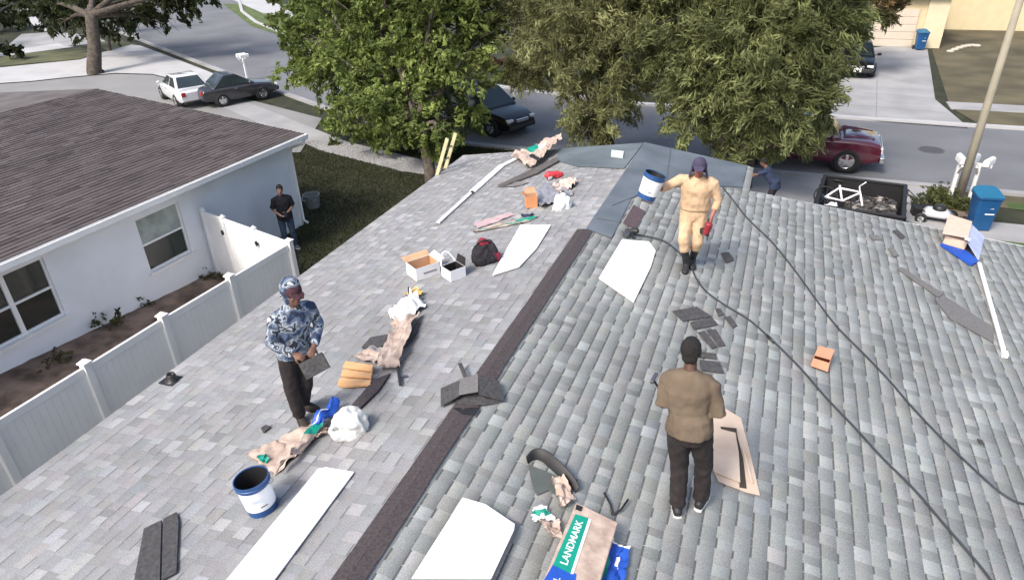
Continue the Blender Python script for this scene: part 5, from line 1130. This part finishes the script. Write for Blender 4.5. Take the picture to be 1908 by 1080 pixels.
# ------------------------------------------------------------------ trees and plants
leafm=attr_mat('leaf','tone',.75,.12,3,.25,.35)
barkm=mat('bark',(.07,.055,.04),.95,.35,6,.9,col2=(.12,.10,.08),bscale=25)
def leaves(name,parent,blobs,n,col,ll=.16,lw=.05,droop=.5,clump=14,cs=.42,origin=V3((0,0,0)),shell=.45,var=.35,col2=None,seed=0):
    g=np.random.default_rng(seed); vol=np.array([b_[1]**2 for b_ in blobs],float); vol/=vol.sum(); per=9; ns=n//(clump*per); nc=ns*per
    bi=g.choice(len(blobs),ns,p=vol); C0=np.array([list(b_[0]) for b_ in blobs])[bi]; Rr=np.array([b_[1] for b_ in blobs])[bi]
    d=g.normal(size=(ns,3)); d/=np.linalg.norm(d,axis=1,keepdims=True); rad=g.uniform(shell,1.0,ns)*Rr
    sc_=C0+d*rad[:,None]*np.array([1,1,.88]); sdir=d*.9+g.normal(size=(ns,3))*.35; sdir[:,2]+=.15-droop*.5; sdir/=np.linalg.norm(sdir,axis=1,keepdims=True)
    sl_=np.clip(Rr*.38,.3,.75)*g.uniform(.6,1.5,ns)
    stone=g.uniform(1-var,1+var,ns); smix=g.uniform(0,1,ns)
    along=g.uniform(-.5,1.0,(ns,per)); cc=(sc_[:,None,:]+sdir[:,None,:]*(along*sl_[:,None])[:,:,None]+g.normal(size=(ns,per,3))*(.20*sl_[:,None]*(1.15-along*.8))[:,:,None]).reshape(-1,3)
    sd2=np.repeat(sdir,per,0); tw=sd2+g.normal(size=(nc,3))*.45; tw[:,2]-=droop*.4; tw/=np.linalg.norm(tw,axis=1,keepdims=True)
    ctone=np.repeat(stone,per)*g.uniform(.85,1.15,nc); cmix=np.repeat(smix,per)
    t=g.uniform(-.5,.5,(nc,clump)); P=cc[:,None,:]+tw[:,None,:]*t[:,:,None]*cs+g.normal(size=(nc,clump,3))*cs*.13
    P[:,:,2]-=droop*np.abs(t)**2*cs
    ld=tw[:,None,:]*.8+g.normal(size=(nc,clump,3))*.42; ld[:,:,2]-=droop*.2; ld/=np.linalg.norm(ld,axis=2,keepdims=True)
    sd_=np.cross(ld,g.normal(size=(nc,clump,3))); sd_/=np.linalg.norm(sd_,axis=2,keepdims=True)
    L=ll*g.uniform(.6,1.4,(nc,clump,1)); Wd=lw*g.uniform(.7,1.3,(nc,clump,1))
    v=np.stack([P-ld*L*.5,P+sd_*Wd*.5,P+ld*L*.5,P-sd_*Wd*.5],2).reshape(-1,3)-np.array(origin)[None]
    c1=np.array(col); c2=np.array(col2 if col2 is not None else col)
    cl=(c1[None]*(1-cmix[:,None])+c2[None]*cmix[:,None])*ctone[:,None]; cl=np.repeat(cl,clump,0)*g.uniform(.8,1.25,(nc*clump,1)); cl=np.repeat(cl,4,0)
    keep=v[:, 2]>-10
    return fastmesh(name,v,np.arange(len(v)).reshape(-1,4),leafm,parent,cl)
def tree(name,label,base,blobs,n,col,col2,trunk_r=.2,cat='tree',group=None,ztop=None,**kw):
    base=V3(base); root=empty(name,base,0,label,cat,group)
    cen=cent([V3(b_[0]) for b_ in blobs]); zt=ztop or max(1.6,min(b_[0][2] for b_ in blobs)*.9); fork=V3((base.x*.75+cen.x*.25,base.y*.75+cen.y*.25,zt))
    b=MB(); b.tube(smoothline([V3((0,0,-.05)),V3((0,0,.25)),(fork-base)*.5+V3((.05,.03,0)),fork-base],4),[trunk_r*1.35]+list(np.linspace(trunk_r*1.1,trunk_r*.8,12)),12); b.build('trunk',barkm,root,smooth=True)
    b=MB()
    for c,r in blobs:
        c=V3(c); m=fork.lerp(c,.5)+V3((random.uniform(-.2,.2),random.uniform(-.2,.2),.25)); rr=trunk_r*.55; b.tube(smoothline([fork-base,m-base,c-base],4),list(np.linspace(rr,.03,9)),8)
        for k in range(7):
            d=V3((random.gauss(0,1),random.gauss(0,1),random.gauss(0,.8))).normalized(); st=c.lerp(m,random.random()*.4); b.tube([st-base,st+d*r*.45+V3((0,0,.1))-base,c+d*r*.95-base],[.035,.022,.008],5)
    b.build('limbs',barkm,root,smooth=True)
    leaves('crown',root,blobs,n,col,origin=base,col2=col2,**kw); return root
def B(px_,py_,Y,rpx): c=AY(px_,py_,Y); dist=(c-CAM).dot(fwd); return ((c.x,c.y,c.z),rpx*dist/F)
t1=[B(600,20,25,80),(B(690,30,23,105)),B(800,40,22.5,110),B(850,130,22,80),B(740,150,22,105),B(640,110,24,80),B(680,190,22.5,60),B(790,215,21.5,65),B(745,245,21,45),B(880,10,24,80),B(555,25,26,55),B(700,240,21.5,48),B(820,270,21,42),B(860,225,22,45),B(640,225,23,45),B(575,110,25,60),B(760,180,21,80),B(800,262,20.4,34),B(775,225,20.4,45),B(818,246,19.6,40),B(802,282,19.6,26),B(730,205,20.6,50),B(680,150,21.5,70),B(700,-70,24,120),B(830,-70,23,110),B(905,60,23,50)]
tree('leafy_tree','bright green leafy tree between the neighbour house and the black car',G(803,338),t1,98000,(.23,.285,.08),(.10,.135,.038),.20,ll=.20,lw=.085,droop=.35,clump=12,cs=.30,seed=1,shell=.3)
t2=[B(985,25,24,80),B(1075,70,22,105),B(1000,125,23,55),B(1110,165,21.5,85),B(1085,235,21,50),B(1110,275,20.5,28),B(1180,60,22,95),B(1170,150,22,60),B(1060,-60,24,110),B(1180,-60,23,110),B(1115,225,21,55)]
tree('leafy_tree','olive green drooping tree directly behind the far end of the roof',G(1112,336),t2,62000,(.26,.27,.125),(.11,.115,.045),.18,ll=.22,lw=.04,droop=.45,clump=16,cs=.42,seed=2,shell=.3)
t3=[B(1290,60,22,110),B(1400,90,21,120),B(1490,55,22,105),B(1320,190,21,90),B(1430,200,20.8,95),B(1520,150,21.5,62),B(1370,262,20.5,42),B(1470,262,21,45),B(1275,150,21,60),B(1290,235,20.5,42),B(1570,40,23,55),B(1330,-60,23,120),B(1460,-60,22,120),B(1525,228,22,35),B(1230,20,23,70)]
tree('leafy_tree','large dark olive drooping tree in front of the maroon pickup',G(1385,350),t3,95000,(.24,.265,.11),(.09,.105,.038),.24,ll=.24,lw=.045,droop=.45,clump=16,cs=.46,seed=3,shell=.3)
t4=[B(1600,15,41,40),B(1645,22,40,33),B(1560,60,40,34),B(1570,95,39.5,16),B(1680,0,41,30),B(1600,-50,42,70)]
tree('brownish_tree','brown and green tree in front of the cream house over the far driveway',G(1548,150),t4,14000,(.16,.10,.05),(.07,.075,.028),.16,ll=.34,lw=.08,droop=.7,clump=12,cs=.5,seed=4,shell=.25)
t5=[B(90,5,37,60),B(170,10,36,70),B(250,0,36,60),B(320,10,36,50),B(285,40,35.5,32),B(120,40,36,32),B(355,-10,36,40),B(200,-60,37,110),B(310,-60,37,80)]
tree('street_tree','dark green tree with stout trunk on the verge at the top left',G(178,138),t5,26000,(.030,.040,.014),(.055,.065,.028),.42,ll=.30,lw=.12,droop=.7,clump=12,cs=.45,seed=5,shell=.2,ztop=3.2)
t6=[B(205,5,45,22),B(195,-25,45,30)]
tree('young_tree','thin young tree right of the stout trunk at the top left',G(206,95),t6,2500,(.04,.05,.02),(.05,.06,.025),.12,ll=.3,lw=.12,seed=6)
t7=[B(0,30,44,34),B(-30,70,42,45),B(30,5,46,25)]
tree('bushy_tree','dark bushy tree cut by the left edge at the top',G(-15,110),t7,9000,(.025,.035,.012),(.045,.055,.02),.2,ll=.3,lw=.12,seed=7,cs=.4)
def shrub(name,label,px_,w_,h_,n,col,col2,group=None,ll=.14,lw=.05,seed=0,cat='shrub'):
    base=G(*px_)
    if name=='weed_clump':
        for _ in range(6):
            t_=min(1,max(0,(base.x+12.9)/3.1)); base=G(*px_,max(0,.50*(13-base.y)/6.5)*(1-t_*.55)+.02)
    root=empty(name,base,0,label,cat,group); blobs=[((base.x+random.uniform(-w_,w_)*.5,base.y+random.uniform(-w_,w_)*.35,base.z+h_*.5),h_*.5) for _ in range(4)]
    b=MB()
    for c,r in blobs: b.tube([(0,0,0),V3(c)-base],[.02,.008],5)
    b.build('stem',barkm,root); leaves('foliage',root,blobs,n,col,origin=base,col2=col2,ll=ll,lw=lw,droop=.2,cs=.12,clump=10,seed=seed,shell=.1); return root
shrub('hedge_bush','dark low hedge bush at the left edge below the pavement',(20,112),2.2,1.1,2500,(.02,.03,.012),(.04,.05,.02),None,.2,.1,11)
gs='low plants in the bed round the light pole'
for i,(p_,lb) in enumerate([((1722,388),'leftmost low green plant of the bed by the light pole'),((1745,384),'low green plant left of the light pole base'),((1768,388),'low green plant in front of the single mailbox post'),((1790,392),'low green plant right of the light pole base'),((1756,368),'darker low plant behind the bed by the single mailbox')]):
    shrub('bed_plant',lb,p_,.7,.27,1500,(.13,.15,.055),(.07,.085,.03),gs,.09,.03,20+i)
flat('soil_bed',[G(*q)[:2] for q in [(1702,398),(1735,372),(1770,362),(1815,370),(1840,392),(1800,408)]],soil,.045)
shrub('weed_clump','small weed clump growing in the soil strip by the fence',(205,610),.5,.25,500,(.06,.08,.02),(.08,.06,.03),None,.09,.03,31,'weed')
for px_,lb in(((262,570),'weed clump in the soil strip under the small window'),((110,672),'weed clump in the soil strip nearest the left edge'),((395,520),'weed clump in the soil strip at the foot of the white gate')):
    shrub('weed_clump',lb,px_,.4,.22,350,(.07,.09,.03),(.10,.09,.04),None,.07,.03,len(lb),'weed')
shrub('brown_shrub','reddish brown shrub across the street seen between the two trees',(905,135),1.8,1.0,1800,(.20,.10,.07),(.10,.08,.04),None,.2,.1,41)
